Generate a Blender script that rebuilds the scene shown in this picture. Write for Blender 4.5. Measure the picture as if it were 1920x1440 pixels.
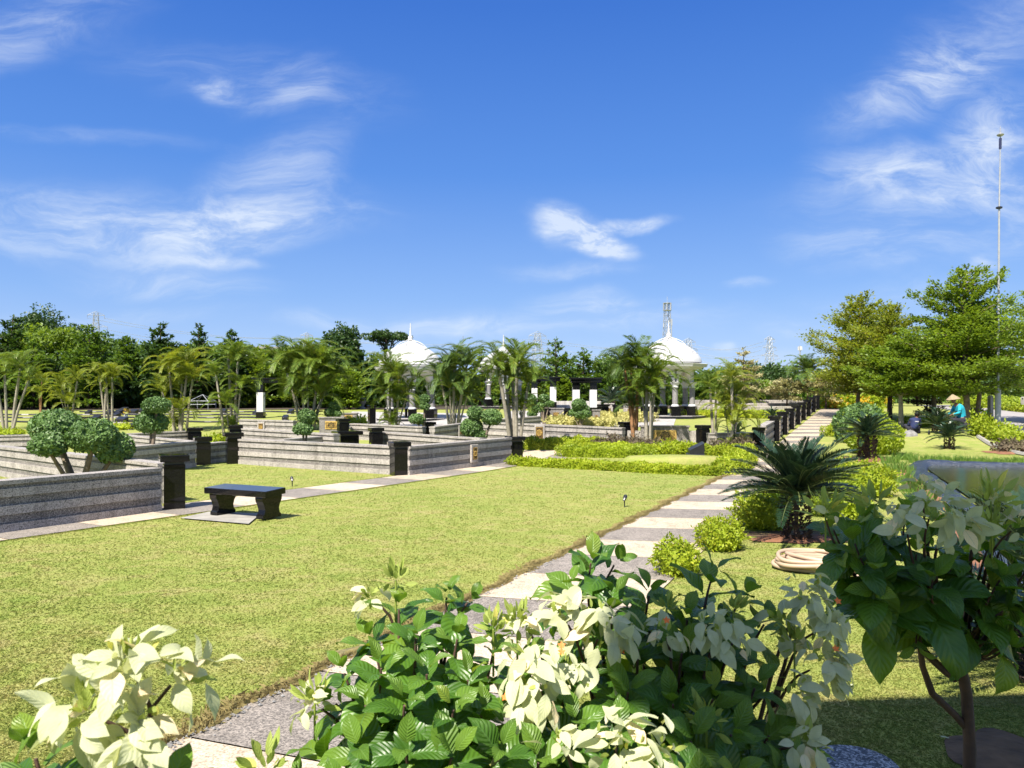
import bpy, math, random
import numpy as np
from mathutils import Vector, Matrix
S = bpy.context.scene
for o in list(bpy.data.objects): bpy.data.objects.remove(o)
COL = S.collection
R = math.radians
rng = np.random.default_rng(7)
random.seed(7)

# ------------------------------------------------------------------ camera
CAMZ, F, CX, HY = 1.85, 1440.0, 960.0, 750.0
cd = bpy.data.cameras.new("camera"); cam = bpy.data.objects.new("camera", cd); COL.objects.link(cam)
cam.location = (0, 0, CAMZ); cam.rotation_euler = (R(90), 0, 0)
cd.sensor_width = 36; cd.lens = 27; cd.shift_y = 30.0/1920; cd.clip_start = .05; cd.clip_end = 8000
cd.dof.use_dof = True; cd.dof.focus_distance = 4.5; cd.dof.aperture_fstop = 9
S.camera = cam

# ------------------------------------------------------------------ sun
SUN_AZ, SUN_EL = 208.0, 52.0           # clockwise from the viewing direction: behind, a little to the left
sv = Vector((math.sin(R(SUN_AZ))*math.cos(R(SUN_EL)), math.cos(R(SUN_AZ))*math.cos(R(SUN_EL)), math.sin(R(SUN_EL))))
sl = bpy.data.lights.new("sun", 'SUN'); sun = bpy.data.objects.new("sun", sl); COL.objects.link(sun)
sl.energy = 4.8; sl.angle = R(.5); sl.color = (1, .93, .81)
sun.rotation_euler = (-sv).to_track_quat('-Z', 'Y').to_euler(); sun.location = (0, 0, 30)

# ------------------------------------------------------------------ exposure
S.view_settings.view_transform = 'Standard'; S.view_settings.look = 'None'
S.view_settings.gamma = 1; S.view_settings.exposure = 1.25
S.cycles.use_denoising = True
S.cycles.max_bounces = 8; S.cycles.diffuse_bounces = 3; S.cycles.transmission_bounces = 4; S.cycles.transparent_max_bounces = 4
S.cycles.sample_clamp_indirect = 6

# ------------------------------------------------------------------ sky with wispy clouds
W = bpy.data.worlds.new("World"); S.world = W; W.use_nodes = True
wt = W.node_tree; wt.nodes.clear()
def wn(t, **k):
    n = wt.nodes.new(t)
    for a, b in k.items(): setattr(n, a, b)
    return n
def wl(a, b): wt.links.new(a, b)
def wmath(op, a, b=None, c=None, clamp=False):
    n = wn('ShaderNodeMath', operation=op, use_clamp=clamp)
    for i, x in enumerate((a, b, c)):
        if x is None: continue
        if isinstance(x, (int, float)): n.inputs[i].default_value = x
        else: wl(x, n.inputs[i])
    return n.outputs[0]
sky = wn('ShaderNodeTexSky'); sky.sky_type = 'NISHITA'; sky.sun_disc = False
sky.sun_elevation = R(SUN_EL); sky.sun_rotation = R(SUN_AZ); sky.altitude = 0; sky.air_density = 1.0; sky.dust_density = .3; sky.ozone_density = 3.0
hs = wn('ShaderNodeHueSaturation'); hs.inputs['Saturation'].default_value = 1.22; hs.inputs['Hue'].default_value = .505; hs.inputs['Value'].default_value = .95
wl(sky.outputs[0], hs.inputs['Color'])
tc = wn('ShaderNodeTexCoord'); sp = wn('ShaderNodeSeparateXYZ'); wl(tc.outputs['Generated'], sp.inputs[0])
# deep tropical blue, paler towards the horizon, blended with the physical sky
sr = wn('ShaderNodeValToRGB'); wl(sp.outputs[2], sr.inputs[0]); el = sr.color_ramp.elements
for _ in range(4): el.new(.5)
for e, (ps, c) in zip(el, [(0, (.46, .62, .95)), (.05, (.40, .57, .94)), (.13, (.255, .455, .90)), (.28, (.105, .288, .80)), (.46, (.048, .18, .67)), (.70, (.42, .54, .80))]): e.position = ps; e.color = (*c, 1)  # last stop: overhead, out of view, brightened to add fill light to the shadows
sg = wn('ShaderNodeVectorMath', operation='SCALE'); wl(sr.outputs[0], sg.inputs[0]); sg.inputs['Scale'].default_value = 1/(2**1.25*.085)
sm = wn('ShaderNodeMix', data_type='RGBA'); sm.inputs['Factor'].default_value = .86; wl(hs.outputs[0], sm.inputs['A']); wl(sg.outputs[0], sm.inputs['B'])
fy = wmath('MAXIMUM', wmath('ABSOLUTE', sp.outputs[1]), .08)
U = wmath('DIVIDE', sp.outputs[0], fy); V = wmath('DIVIDE', sp.outputs[2], fy)
cv = wn('ShaderNodeCombineXYZ'); wl(U, cv.inputs[0]); wl(V, cv.inputs[1]); wl(sp.outputs[1], cv.inputs[2])
warp = wn('ShaderNodeTexNoise'); warp.inputs['Scale'].default_value = 3.2; warp.inputs['Detail'].default_value = 6
wl(cv.outputs[0], warp.inputs['Vector'])
wsub = wn('ShaderNodeVectorMath', operation='SUBTRACT'); wl(warp.outputs['Color'], wsub.inputs[0]); wsub.inputs[1].default_value = (.5, .5, .5)
wsc = wn('ShaderNodeVectorMath', operation='MULTIPLY'); wl(wsub.outputs[0], wsc.inputs[0]); wsc.inputs[1].default_value = (.24, .12, 0)
wadd = wn('ShaderNodeVectorMath', operation='ADD'); wl(cv.outputs[0], wadd.inputs[0]); wl(wsc.outputs[0], wadd.inputs[1])
# where the clouds hang (bearing and height written as the photograph's own pixel grid), half sizes, tilt, strength
BLOBS = [(120, 425, 330, 55, 2, .75), (330, 440, 330, 42, -4, .6), (480, 380, 170, 75, -32, .75), (560, 420, 150, 45, -10, .5),
         (60, 45, 200, 60, -18, .6), (500, 150, 230, 60, 12, .36), (400, 165, 55, 22, 8, .8), (540, 180, 80, 22, -20, .4), (130, 265, 230, 18, 3, .2),
         (1065, 425, 70, 30, 18, 2.2), (1195, 420, 85, 12, -3, 1.9), (1125, 455, 70, 20, 12, 1.8), (1080, 497, 110, 15, 3, .4),
         (1690, 165, 170, 50, -22, .75), (1830, 75, 230, 80, -30, .5), (1890, 235, 110, 70, -20, .85), (1790, 320, 240, 60, -10, .72),
         (1640, 310, 120, 40, 0, .65), (1800, 375, 240, 42, -4, .6), (1650, 465, 130, 40, 6, .65), (1880, 450, 120, 60, 0, .4),
         (1835, 527, 42, 22, 0, 1.0), (1328, 638, 20, 10, 0, .8), (1010, 597, 330, 28, -3, .5), (1110, 563, 90, 28, 6, .65), (760, 612, 260, 16, -2, .4),
         (310, 540, 180, 30, 5, .45), (430, 500, 70, 14, 6, .6), (320, 498, 90, 14, 0, .5), (1430, 522, 45, 9, -8, .5), (1290, 556, 30, 8, -6, .45),
         (1480, 665, 240, 20, 0, .35), (1700, 560, 160, 30, 0, .35), (1540, 600, 130, 22, 0, .35), (140, 600, 300, 18, 0, .3)]
acc = None
for (bx, by, rx, ry, rot, st) in BLOBS:
    mp = wn('ShaderNodeMapping'); mp.vector_type = 'TEXTURE'
    mp.inputs['Location'].default_value = ((bx-CX)/F, (HY-by)/F, 0)
    mp.inputs['Rotation'].default_value = (0, 0, -R(rot)); mp.inputs['Scale'].default_value = (rx/F*1.75, ry/F*1.75, 1e4)
    wl(wadd.outputs[0], mp.inputs['Vector'])
    ln = wn('ShaderNodeVectorMath', operation='LENGTH'); wl(mp.outputs[0], ln.inputs[0])
    mr = wn('ShaderNodeMapRange', interpolation_type='SMOOTHERSTEP'); wl(ln.outputs['Value'], mr.inputs['Value'])
    mr.inputs['From Min'].default_value = 0; mr.inputs['From Max'].default_value = 1; mr.inputs['To Min'].default_value = st; mr.inputs['To Max'].default_value = 0
    acc = mr.outputs[0] if acc is None else wmath('ADD', acc, mr.outputs[0])
strm = wn('ShaderNodeMapping'); strm.inputs['Scale'].default_value = (2.4, 8.5, 1); strm.inputs['Rotation'].default_value = (0, 0, R(9)); wl(wadd.outputs[0], strm.inputs['Vector'])
wis = wn('ShaderNodeTexNoise'); wis.inputs['Scale'].default_value = 2.7; wis.inputs['Detail'].default_value = 11; wis.inputs['Roughness'].default_value = .66; wis.inputs['Distortion'].default_value = .55
wl(strm.outputs[0], wis.inputs['Vector'])
wr = wn('ShaderNodeMapRange', interpolation_type='SMOOTHSTEP'); wl(wis.outputs[0], wr.inputs['Value'])
wr.inputs['From Min'].default_value = .34; wr.inputs['From Max'].default_value = .76
front = wn('ShaderNodeMapRange'); wl(sp.outputs[1], front.inputs['Value']); front.inputs['From Min'].default_value = .02; front.inputs['From Max'].default_value = .2
dens = wmath('MULTIPLY', wmath('MULTIPLY', acc, wmath('MULTIPLY_ADD', wr.outputs[0], 1.0, .13), clamp=True), front.outputs[0])
mx = wn('ShaderNodeMix', data_type='RGBA'); wl(wmath('MULTIPLY', dens, .72, clamp=True), mx.inputs['Factor'])
wl(sm.outputs['Result'], mx.inputs['A']); mx.inputs['B'].default_value = (4.3, 4.7, 5.2, 1)
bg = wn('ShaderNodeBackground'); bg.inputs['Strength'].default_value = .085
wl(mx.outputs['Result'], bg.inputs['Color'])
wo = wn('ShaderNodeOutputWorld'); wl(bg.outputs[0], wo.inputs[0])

# ------------------------------------------------------------------ terrain height
_yk = [-60, 0, 15, 22, 30, 40, 55, 70, 100, 200]; _zk = [0, 0, -.1, -.13, .02, .45, 1.12, 1.28, 1.35, 1.35]
_ty = np.arange(-60, 200, .25); _tz = np.interp(_ty, _yk, _zk)
_k = np.ones(17)/17; _tz = np.convolve(np.pad(_tz, 8, mode='edge'), _k, mode='valid')
MOUNDS = [(18.6, 33.5, .28, 3.2), (24, 33, -.15, 3)]
def H(x, y):
    z = np.interp(y, _ty, _tz)
    for mx_, my_, a, s in MOUNDS: z = z + a*np.exp(-((x-mx_)**2+(y-my_)**2)/s**2)
    return z
_YY = np.concatenate([np.arange(1.2, 60, .02), np.arange(60, 400, .2)])
def G(px, py, h=0.0):
    """ground point whose point h above it is seen at the pixel"""
    dx = (px-CX)/F; dz = (HY-py)/F
    zr = CAMZ+dz*_YY; d = zr-(H(dx*_YY, _YY)+h)
    i = int(np.argmax(d < 0)) if (d < 0).any() else len(_YY)-1
    Y = _YY[i]; return Vector((dx*Y, Y, float(H(dx*Y, Y))))
def D(px, py, d): return Vector(((px-CX)/F*d, d, CAMZ+(HY-py)/F*d))
def at(px, Y): x = (px-CX)/F*Y; return Vector((x, Y, float(H(x, Y))))
def hpx(py, Y): return CAMZ+(HY-py)/F*Y          # height of a pixel row at a depth

# ------------------------------------------------------------------ mesh building
class MB:
    def __init__(s): s.v = []; s.lv = []; s.ft = []; s.fm = []; s.uv = []; s.n = 0
    def add(s, verts, faces, mat=0):
        verts = np.asarray(verts, float).reshape(-1, 3)
        for f in faces:
            s.lv.append(np.asarray(f, np.int64)+s.n); s.ft.append(np.array([len(f)])); s.fm.append(np.array([mat])); s.uv.append(np.zeros((len(f), 2)))
        s.v.append(verts); s.n += len(verts)
    def bulk(s, verts, faces, mat=0, uv=None):
        verts = np.asarray(verts, float).reshape(-1, 3); faces = np.asarray(faces, np.int64)
        s.lv.append((faces+s.n).ravel()); s.ft.append(np.full(len(faces), faces.shape[1])); 
        s.fm.append(np.full(len(faces), mat) if np.isscalar(mat) else np.asarray(mat))
        s.uv.append(np.zeros((faces.size, 2)) if uv is None else np.asarray(uv).reshape(-1, 2))
        s.v.append(verts); s.n += len(verts)
    def box(s, c, size, rz=0, mat=0, taper=1.0, bev=0.0):
        x, y, z = np.array(size)/2.0
        if bev <= 0:
            p = [(-x, -y, -z), (x, -y, -z), (x, y, -z), (-x, y, -z), (-x*taper, -y*taper, z), (x*taper, -y*taper, z), (x*taper, y*taper, z), (-x*taper, y*taper, z)]
            f = [(3, 2, 1, 0), (4, 5, 6, 7), (0, 1, 5, 4), (1, 2, 6, 5), (2, 3, 7, 6), (3, 0, 4, 7)]
        else:
            b = bev; p = []; f = []
            def ring(xx, yy, zz, bb): return [(-xx+bb, -yy, zz), (xx-bb, -yy, zz), (xx, -yy+bb, zz), (xx, yy-bb, zz), (xx-bb, yy, zz), (-xx+bb, yy, zz), (-xx, yy-bb, zz), (-xx, -yy+bb, zz)]
            rings = [ring(x-b, y-b, -z, b*.6), ring(x, y, -z+b, b), ring(x*taper, y*taper, z-b, b), ring(x*taper-b, y*taper-b, z, b*.6)]
            for r_ in rings: p += r_
            for k in range(3):
                for i in range(8): j = (i+1) % 8; f.append((k*8+i, k*8+j, k*8+8+j, k*8+8+i))
            f.append(tuple(range(7, -1, -1))); f.append(tuple(range(24, 32)))
        p = np.array(p); cz, sz = math.cos(rz), math.sin(rz)
        q = p.copy(); q[:, 0] = p[:, 0]*cz-p[:, 1]*sz; q[:, 1] = p[:, 0]*sz+p[:, 1]*cz
        s.add(q+np.array(c), f, mat)
    def lathe(s, prof, n=24, c=(0, 0, 0), mat=0, rot=0.0, cap=True, wob=None):
        prof = np.array(prof, float); a = np.arange(n)*2*math.pi/n+rot; m = len(prof)
        rr = prof[:, 0][:, None]*np.ones(n) if wob is None else prof[:, 0][:, None]*wob(a, prof)
        v = np.stack([rr*np.cos(a), rr*np.sin(a), prof[:, 1][:, None]*np.ones(n)], -1).reshape(-1, 3)+np.array(c)
        i, j = np.meshgrid(np.arange(m-1), np.arange(n), indexing='ij'); k = (j+1) % n
        f = np.stack([i*n+j, i*n+k, (i+1)*n+k, (i+1)*n+j], -1).reshape(-1, 4)
        s.bulk(v, f, mat)
        if cap:
            s.add(v[:n], [tuple(range(n-1, -1, -1))], mat); s.add(v[-n:], [tuple(range(n))], mat)
    def tube(s, pts, rad, n=6, mat=0, closed=False, cap=True):
        P = np.array([tuple(p) for p in pts], float); m = len(P); rad = np.broadcast_to(np.asarray(rad, float), (m,))
        T = np.gradient(P, axis=0); T /= np.linalg.norm(T, axis=1)[:, None]+1e-9
        ref = np.array([0, 0, 1.0]) if abs(T[0][2]) < .9 else np.array([1.0, 0, 0])
        A = np.zeros_like(P); a = np.cross(T[0], ref); a /= np.linalg.norm(a)
        for i in range(m):
            a = a-T[i]*np.dot(a, T[i]); a /= np.linalg.norm(a)+1e-9; A[i] = a
        B = np.cross(T, A); th = np.arange(n)*2*math.pi/n
        v = P[:, None]+rad[:, None, None]*(A[:, None]*np.cos(th)[None, :, None]+B[:, None]*np.sin(th)[None, :, None])
        i, j = np.meshgrid(np.arange(m-1), np.arange(n), indexing='ij'); k = (j+1) % n
        s.bulk(v, np.stack([i*n+j, i*n+k, (i+1)*n+k, (i+1)*n+j], -1).reshape(-1, 4), mat)
        if cap:
            vv = v.reshape(-1, 3); s.add(vv[:n], [tuple(range(n-1, -1, -1))], mat); s.add(vv[-n:], [tuple(range(n))], mat)
    def bar(s, a, b, r, mat=0, n=4): s.tube([a, b], r, n, mat)
    def leaves(s, P, Dr, Nm, L, Wd, mat=0, fold=.12):
        """one bent diamond per leaf"""
        P = np.asarray(P, float); Dr = Dr/(np.linalg.norm(Dr, axis=1)[:, None]+1e-9)
        Sd = np.cross(Dr, Nm); Sd /= np.linalg.norm(Sd, axis=1)[:, None]+1e-9; Nn = np.cross(Sd, Dr)
        L = np.broadcast_to(L, (len(P),))[:, None]; Wd = np.broadcast_to(Wd, (len(P),))[:, None]
        mid = P+Dr*L*.45
        v = np.stack([P, mid+Sd*Wd*.5+Nn*Wd*fold, P+Dr*L, mid-Sd*Wd*.5+Nn*Wd*fold], 1)
        s.bulk(v, np.arange(len(P)*4).reshape(-1, 4), mat)
    def build(s, name, mats, parent=None, smooth=False, loc=None):
        me = bpy.data.meshes.new(name)
        v = np.concatenate(s.v) if s.v else np.zeros((0, 3)); lv = np.concatenate(s.lv); ft = np.concatenate(s.ft)
        if loc is not None: v = v-np.array(tuple(loc))
        me.vertices.add(len(v)); me.vertices.foreach_set('co', v.ravel())
        me.loops.add(len(lv)); me.loops.foreach_set('vertex_index', lv)
        me.polygons.add(len(ft)); st = np.concatenate([[0], np.cumsum(ft)[:-1]])
        me.polygons.foreach_set('loop_start', st); me.polygons.foreach_set('loop_total', ft)
        me.polygons.foreach_set('material_index', np.concatenate(s.fm).astype(np.int32))
        me.polygons.foreach_set('use_smooth', np.full(len(ft), smooth))
        uvl = me.uv_layers.new(name='UVMap'); uvl.data.foreach_set('uv', np.concatenate(s.uv).ravel())
        for m in (mats if isinstance(mats, (list, tuple)) else [mats]): me.materials.append(m)
        me.update(calc_edges=True); me.validate()
        o = bpy.data.objects.new(name, me); COL.objects.link(o)
        if parent: o.parent = parent
        elif loc is not None: o.location = loc
        return o
def tag(o, label=None, cat=None, group=None, kind=None):
    if label: o['label'] = label; o['kind'] = 'thing'
    if cat: o['category'] = cat
    if group: o['group'] = group
    if kind: o['kind'] = kind
    return o
def thing(name, label, cat, loc=(0, 0, 0), rz=0, group=None, sc=1):
    o = bpy.data.objects.new(name, None); COL.objects.link(o); o.location = loc; o.rotation_euler = (0, 0, rz); o.scale = (sc,)*3 if np.isscalar(sc) else sc
    o.empty_display_size = .2
    return tag(o, label, cat, group)
def dup(root, loc, rz=0, sc=1, label=None, group=None):
    r = root.copy(); COL.objects.link(r); r.location = loc; r.rotation_euler = (0, 0, rz); r.scale = (sc,)*3 if np.isscalar(sc) else sc
    if label: r['label'] = label
    if group: r['group'] = group
    for ch in list(root.children):
        c = ch.copy(); COL.objects.link(c); c.parent = r
        for g in list(ch.children):
            d = g.copy(); COL.objects.link(d); d.parent = c
    return r
def unit(v): v = np.asarray(v, float); return v/(np.linalg.norm(v, axis=-1, keepdims=True)+1e-9)

# ------------------------------------------------------------------ materials
def newmat(name):
    m = bpy.data.materials.new(name); m.use_nodes = True; nt = m.node_tree; nt.nodes.clear()
    out = nt.nodes.new('ShaderNodeOutputMaterial'); return m, nt, out
def N(nt, t, **k):
    n = nt.nodes.new(t)
    for a, b in k.items():
        if a in n.inputs.keys() and not hasattr(n, a): n.inputs[a].default_value = b
        else: setattr(n, a, b)
    return n
def noise(nt, scale, detail=4, rough=.55, coord='Object', vec=None, dist=0):
    n = nt.nodes.new('ShaderNodeTexNoise'); n.inputs['Scale'].default_value = scale; n.inputs['Detail'].default_value = detail; n.inputs['Roughness'].default_value = rough; n.inputs['Distortion'].default_value = dist
    if vec is None:
        t = nt.nodes.new('ShaderNodeTexCoord'); vec = t.outputs[coord]
    nt.links.new(vec, n.inputs['Vector']); return n.outputs[0]
def ramp(nt, fac, stops, interp='LINEAR'):
    r = nt.nodes.new('ShaderNodeValToRGB'); r.color_ramp.interpolation = interp; el = r.color_ramp.elements
    while len(el) < len(stops): el.new(.5)
    for e, (p, c) in zip(el, stops): e.position = p; e.color = (*c, 1) if len(c) == 3 else c
    nt.links.new(fac, r.inputs[0]); return r.outputs[0]
def mixc(nt, fac, a, b, mode='MIX'):
    m = nt.nodes.new('ShaderNodeMix'); m.data_type = 'RGBA'; m.blend_type = mode
    for x, nm in ((fac, 'Factor'), (a, 'A'), (b, 'B')):
        if isinstance(x, (int, float)): m.inputs[nm].default_value = x
        elif isinstance(x, tuple): m.inputs[nm].default_value = (*x, 1)
        else: nt.links.new(x, m.inputs[nm])
    return m.outputs['Result']
def bump(nt, h, strength=.3, dist=.02):
    b = nt.nodes.new('ShaderNodeBump'); b.inputs['Strength'].default_value = strength; b.inputs['Distance'].default_value = dist
    nt.links.new(h, b.inputs['Height']); return b.outputs[0]
def princ(nt, out, col, rough=.6, normal=None, metal=0, spec=.5, link=True):
    p = nt.nodes.new('ShaderNodeBsdfPrincipled')
    if isinstance(col, tuple): p.inputs['Base Color'].default_value = (*col, 1)
    else: nt.links.new(col, p.inputs['Base Color'])
    if isinstance(rough, (int, float)): p.inputs['Roughness'].default_value = rough
    else: nt.links.new(rough, p.inputs['Roughness'])
    p.inputs['Metallic'].default_value = metal; p.inputs['Specular IOR Level'].default_value = spec
    if normal is not None: nt.links.new(normal, p.inputs['Normal'])
    if link: nt.links.new(p.outputs[0], out.inputs[0])
    return p
def plain(name, col, rough=.6, metal=0, var=.12, scale=6, spec=.5, bmp=0, bscale=40):
    m, nt, out = newmat(name); n = noise(nt, scale, 5)
    c = ramp(nt, n, [(.3, tuple(x*(1-var) for x in col)), (.7, tuple(min(1, x*(1+var)) for x in col))])
    nr = bump(nt, noise(nt, bscale, 4), bmp, .01) if bmp else None
    princ(nt, out, c, rough, nr, metal, spec); return m
def leafmat(name, c1, c2, trans=.35, tcol=None, rough=.45, spec=.4, c3=None, nscale=.8):
    m, nt, out = newmat(name); g = nt.nodes.new('ShaderNodeNewGeometry')
    stops = [(0, c1), (.8, c2)] + ([(1, c3)] if c3 else [])
    c = ramp(nt, g.outputs['Random Per Island'], stops)
    n = noise(nt, nscale, 3); c = mixc(nt, .5, c, ramp(nt, n, [(.3, tuple(x*.62 for x in c1)), (.7, tuple(x*1.35 for x in c2))]))
    p = princ(nt, out, c, rough, None, 0, spec, link=False)
    t = nt.nodes.new('ShaderNodeBsdfTranslucent')
    tc_ = mixc(nt, 1.0, c, tcol or (1.9, 1.75, .8), 'MULTIPLY'); nt.links.new(tc_, t.inputs[0])
    mx_ = nt.nodes.new('ShaderNodeMixShader'); mx_.inputs[0].default_value = trans
    nt.links.new(p.outputs[0], mx_.inputs[1]); nt.links.new(t.outputs[0], mx_.inputs[2]); nt.links.new(mx_.outputs[0], out.inputs[0]); return m
def speckle(name, stops, scale=90, rough=.75, big=None, bmp=.25):
    m, nt, out = newmat(name)
    v = nt.nodes.new('ShaderNodeTexVoronoi'); v.inputs['Scale'].default_value = scale; t = nt.nodes.new('ShaderNodeTexCoord'); nt.links.new(t.outputs['Object'], v.inputs['Vector'])
    sx = nt.nodes.new('ShaderNodeSeparateColor'); nt.links.new(v.outputs['Color'], sx.inputs[0])
    c = ramp(nt, sx.outputs[0], stops)
    n = noise(nt, 1.3, 6, .65); c = mixc(nt, 1.0, c, ramp(nt, n, [(.25, (.78, .77, .75)), (.75, (1.12, 1.1, 1.08))]), 'MULTIPLY')
    tz = nt.nodes.new('ShaderNodeMapping'); tz.inputs['Scale'].default_value = (3.2, 3.2, .35); nt.links.new(t.outputs['Object'], tz.inputs[0]); stn = noise(nt, 1.6, 6, .7, vec=tz.outputs[0]); g_ = nt.nodes.new('ShaderNodeNewGeometry')
    c = mixc(nt, 1.0, c, ramp(nt, stn, [(.3, (.66, .65, .63)), (.5, (1,)*3), (.7, (1.1,)*3)]), 'MULTIPLY'); c = mixc(nt, 1.0, c, ramp(nt, g_.outputs['Random Per Island'], [(0, (.92,)*3), (1, (1.08,)*3)]), 'MULTIPLY')
    if big: n2 = noise(nt, .6, 8, .7); c = mixc(nt, ramp(nt, n2, [(.55, (0, 0, 0)), (.72, (.45, .45, .45))]), c, big)
    princ(nt, out, c, rough, bump(nt, v.outputs['Distance'], bmp, .004)); return m
MT = {}
MT['light_agg'] = speckle('light_aggregate', [(0, (.28, .215, .15)), (.35, (.44, .365, .275)), (1, (.58, .49, .39))], 110, .8, (.36, .30, .23))
MT['dark_agg'] = speckle('dark_aggregate', [(0, (.08, .072, .064)), (.4, (.185, .165, .147)), (1, (.345, .305, .27))], 110, .8, (.11, .10, .09))
MT['gran_light'] = speckle('light_granite', [(0, (.10, .093, .088)), (.28, (.27, .25, .235)), (1, (.49, .455, .425))], 84, .7, (.24, .23, .22))
MT['gran_dark'] = speckle('dark_granite', [(0, (.055, .051, .048)), (.45, (.15, .139, .132)), (1, (.34, .318, .298))], 84, .7, (.09, .09, .085))
MT['gran_blue'] = speckle('blue_granite', [(0, (.015, .02, .03)), (.4, (.05, .065, .09)), (1, (.40, .42, .46))], 90, .6)
MT['plaza'] = speckle('plaza_granite', [(0, (.26, .25, .25)), (.5, (.36, .345, .335)), (1, (.46, .44, .43))], 60, .8)
def mk_black():
    m, nt, out = newmat('black_granite'); v = nt.nodes.new('ShaderNodeTexVoronoi'); v.inputs['Scale'].default_value = 260
    t = nt.nodes.new('ShaderNodeTexCoord'); nt.links.new(t.outputs['Object'], v.inputs['Vector'])
    sx = nt.nodes.new('ShaderNodeSeparateColor'); nt.links.new(v.outputs['Color'], sx.inputs[0])
    c = ramp(nt, sx.outputs[0], [(0, (.003, .003, .0035)), (.85, (.006, .006, .0065)), (1, (.03, .03, .033))])
    r = ramp(nt, noise(nt, 3, 6, .7), [(.3, (.03,)*3), (.75, (.10,)*3)])
    princ(nt, out, c, r, None, 0, .3); return m
MT['black'] = mk_black()
MT['black_matt'] = plain('black_matt', (.014, .014, .016), .35, var=.3)
MT['white'] = plain('white_paint', (.50, .50, .495), .5, var=.04, scale=3)
MT['cream'] = plain('cream_render', (.62, .59, .54), .7, var=.08, scale=3, bmp=.1)
MT['column'] = speckle('column_granite', [(0, (.12, .12, .12)), (.5, (.2, .195, .195)), (1, (.3, .29, .29))], 60, .5)
def mk_dome():
    m, nt, out = newmat('white_dome'); t = nt.nodes.new('ShaderNodeTexCoord')
    w = nt.nodes.new('ShaderNodeTexVoronoi'); w.feature = 'DISTANCE_TO_EDGE'; w.inputs['Scale'].default_value = 5.5
    nz = nt.nodes.new('ShaderNodeTexNoise'); nz.inputs['Scale'].default_value = 3; nt.links.new(t.outputs['Object'], nz.inputs['Vector'])
    ad = nt.nodes.new('ShaderNodeMix'); ad.data_type = 'RGBA'; ad.blend_type = 'LINEAR_LIGHT'; ad.inputs['Factor'].default_value = .18
    nt.links.new(t.outputs['Object'], ad.inputs['A']); nt.links.new(nz.outputs['Color'], ad.inputs['B']); nt.links.new(ad.outputs['Result'], w.inputs['Vector'])
    sp_ = nt.nodes.new('ShaderNodeSeparateXYZ'); nt.links.new(t.outputs['Object'], sp_.inputs[0])
    band = ramp(nt, sp_.outputs[2], [(.0, (0,)*3), (.2, (0,)*3), (.3, (1,)*3), (.8, (1,)*3), (.9, (0,)*3)])
    mrz = nt.nodes.new('ShaderNodeMapRange'); nt.links.new(sp_.outputs[2], mrz.inputs['Value']); mrz.inputs['From Min'].default_value = 0; mrz.inputs['From Max'].default_value = 1.6
    nt.links.new(mrz.outputs[0], band.node.inputs[0])
    ed = ramp(nt, w.outputs['Distance'], [(.0, (1,)*3), (.05, (1,)*3), (.09, (0,)*3)])
    k = mixc(nt, 1.0, ed, band, 'MULTIPLY')
    c = mixc(nt, k, (.58, .58, .575), (.33, .33, .325))
    princ(nt, out, c, .45, bump(nt, k, .9, .03)); return m
MT['dome'] = mk_dome()
MT['gold'] = plain('gold_plaque', (.50, .33, .09), .45, metal=.25, var=.3, scale=14, bmp=.3, bscale=60)
MT['bronze'] = plain('bronze_plaque', (.10, .06, .03), .4, metal=.5, var=.3, scale=14)
MT['steel'] = plain('steel', (.34, .35, .37), .4, metal=.5, var=.08)
MT['galv'] = plain('galvanised', (.33, .345, .37), .5, metal=.3, var=.1)
MT['concrete'] = plain('concrete', (.27, .255, .23), .85, var=.22, scale=5, bmp=.3)
MT['rock'] = plain('rock', (.19, .185, .18), .9, var=.35, scale=6, bmp=.5, bscale=12)
MT['asphalt'] = plain('asphalt', (.27, .25, .245), .9, var=.12, scale=1.5, bmp=.2, bscale=80)
MT['soil'] = plain('soil', (.10, .062, .034), .95, var=.4, scale=7, bmp=.8, bscale=18)
MT['redsoil'] = plain('red_soil', (.19, .085, .042), .95, var=.35, scale=6, bmp=.8, bscale=18)
MT['litter'] = plain('leaf_litter', (.05, .036, .024), .95, var=.5, scale=4, bmp=.8, bscale=10)
MT['bark'] = plain('bark', (.16, .125, .09), .9, var=.35, scale=9, bmp=.6, bscale=25)
MT['bark_dark'] = plain('dark_bark', (.06, .04, .03), .9, var=.4, scale=12, bmp=.8, bscale=30)
MT['palm_bark'] = plain('palm_bark', (.25, .225, .18), .85, var=.25, scale=10, bmp=.5, bscale=20)
MT['palm_red'] = plain('palm_crownshaft', (.24, .12, .05), .7, var=.35, scale=8)
MT['stem'] = plain('green_stem', (.10, .13, .04), .6, var=.25)
MT['twig'] = plain('brown_twig', (.075, .04, .03), .75, var=.3, scale=14, bmp=.3)
MT['hose'] = plain('cream_hose', (.40, .295, .205), .5, var=.14, scale=3)
MT['teal'] = plain('teal_cloth', (.01, .30, .40), .85, var=.2, scale=9, bmp=.4, bscale=18)
MT['navy'] = plain('navy_cloth', (.012, .02, .075), .85, var=.3, scale=9, bmp=.4, bscale=18)
MT['trouser'] = plain('dark_trousers', (.018, .018, .03), .85, var=.3, scale=9)
MT['skin'] = plain('skin', (.26, .13, .075), .55, var=.1)
MT['hair'] = plain('black_hair', (.008, .007, .007), .5, var=.3)
MT['straw'] = plain('straw', (.26, .20, .12), .8, var=.25, scale=20, bmp=.4, bscale=40)
MT['greenplastic'] = plain('green_plastic', (.02, .23, .10), .45, var=.1)
MT['orange'] = plain('orange_petal', (.80, .17, .02), .6, var=.15)
MT['whitecloth'] = plain('white_print', (.7, .7, .72), .8)
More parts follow.
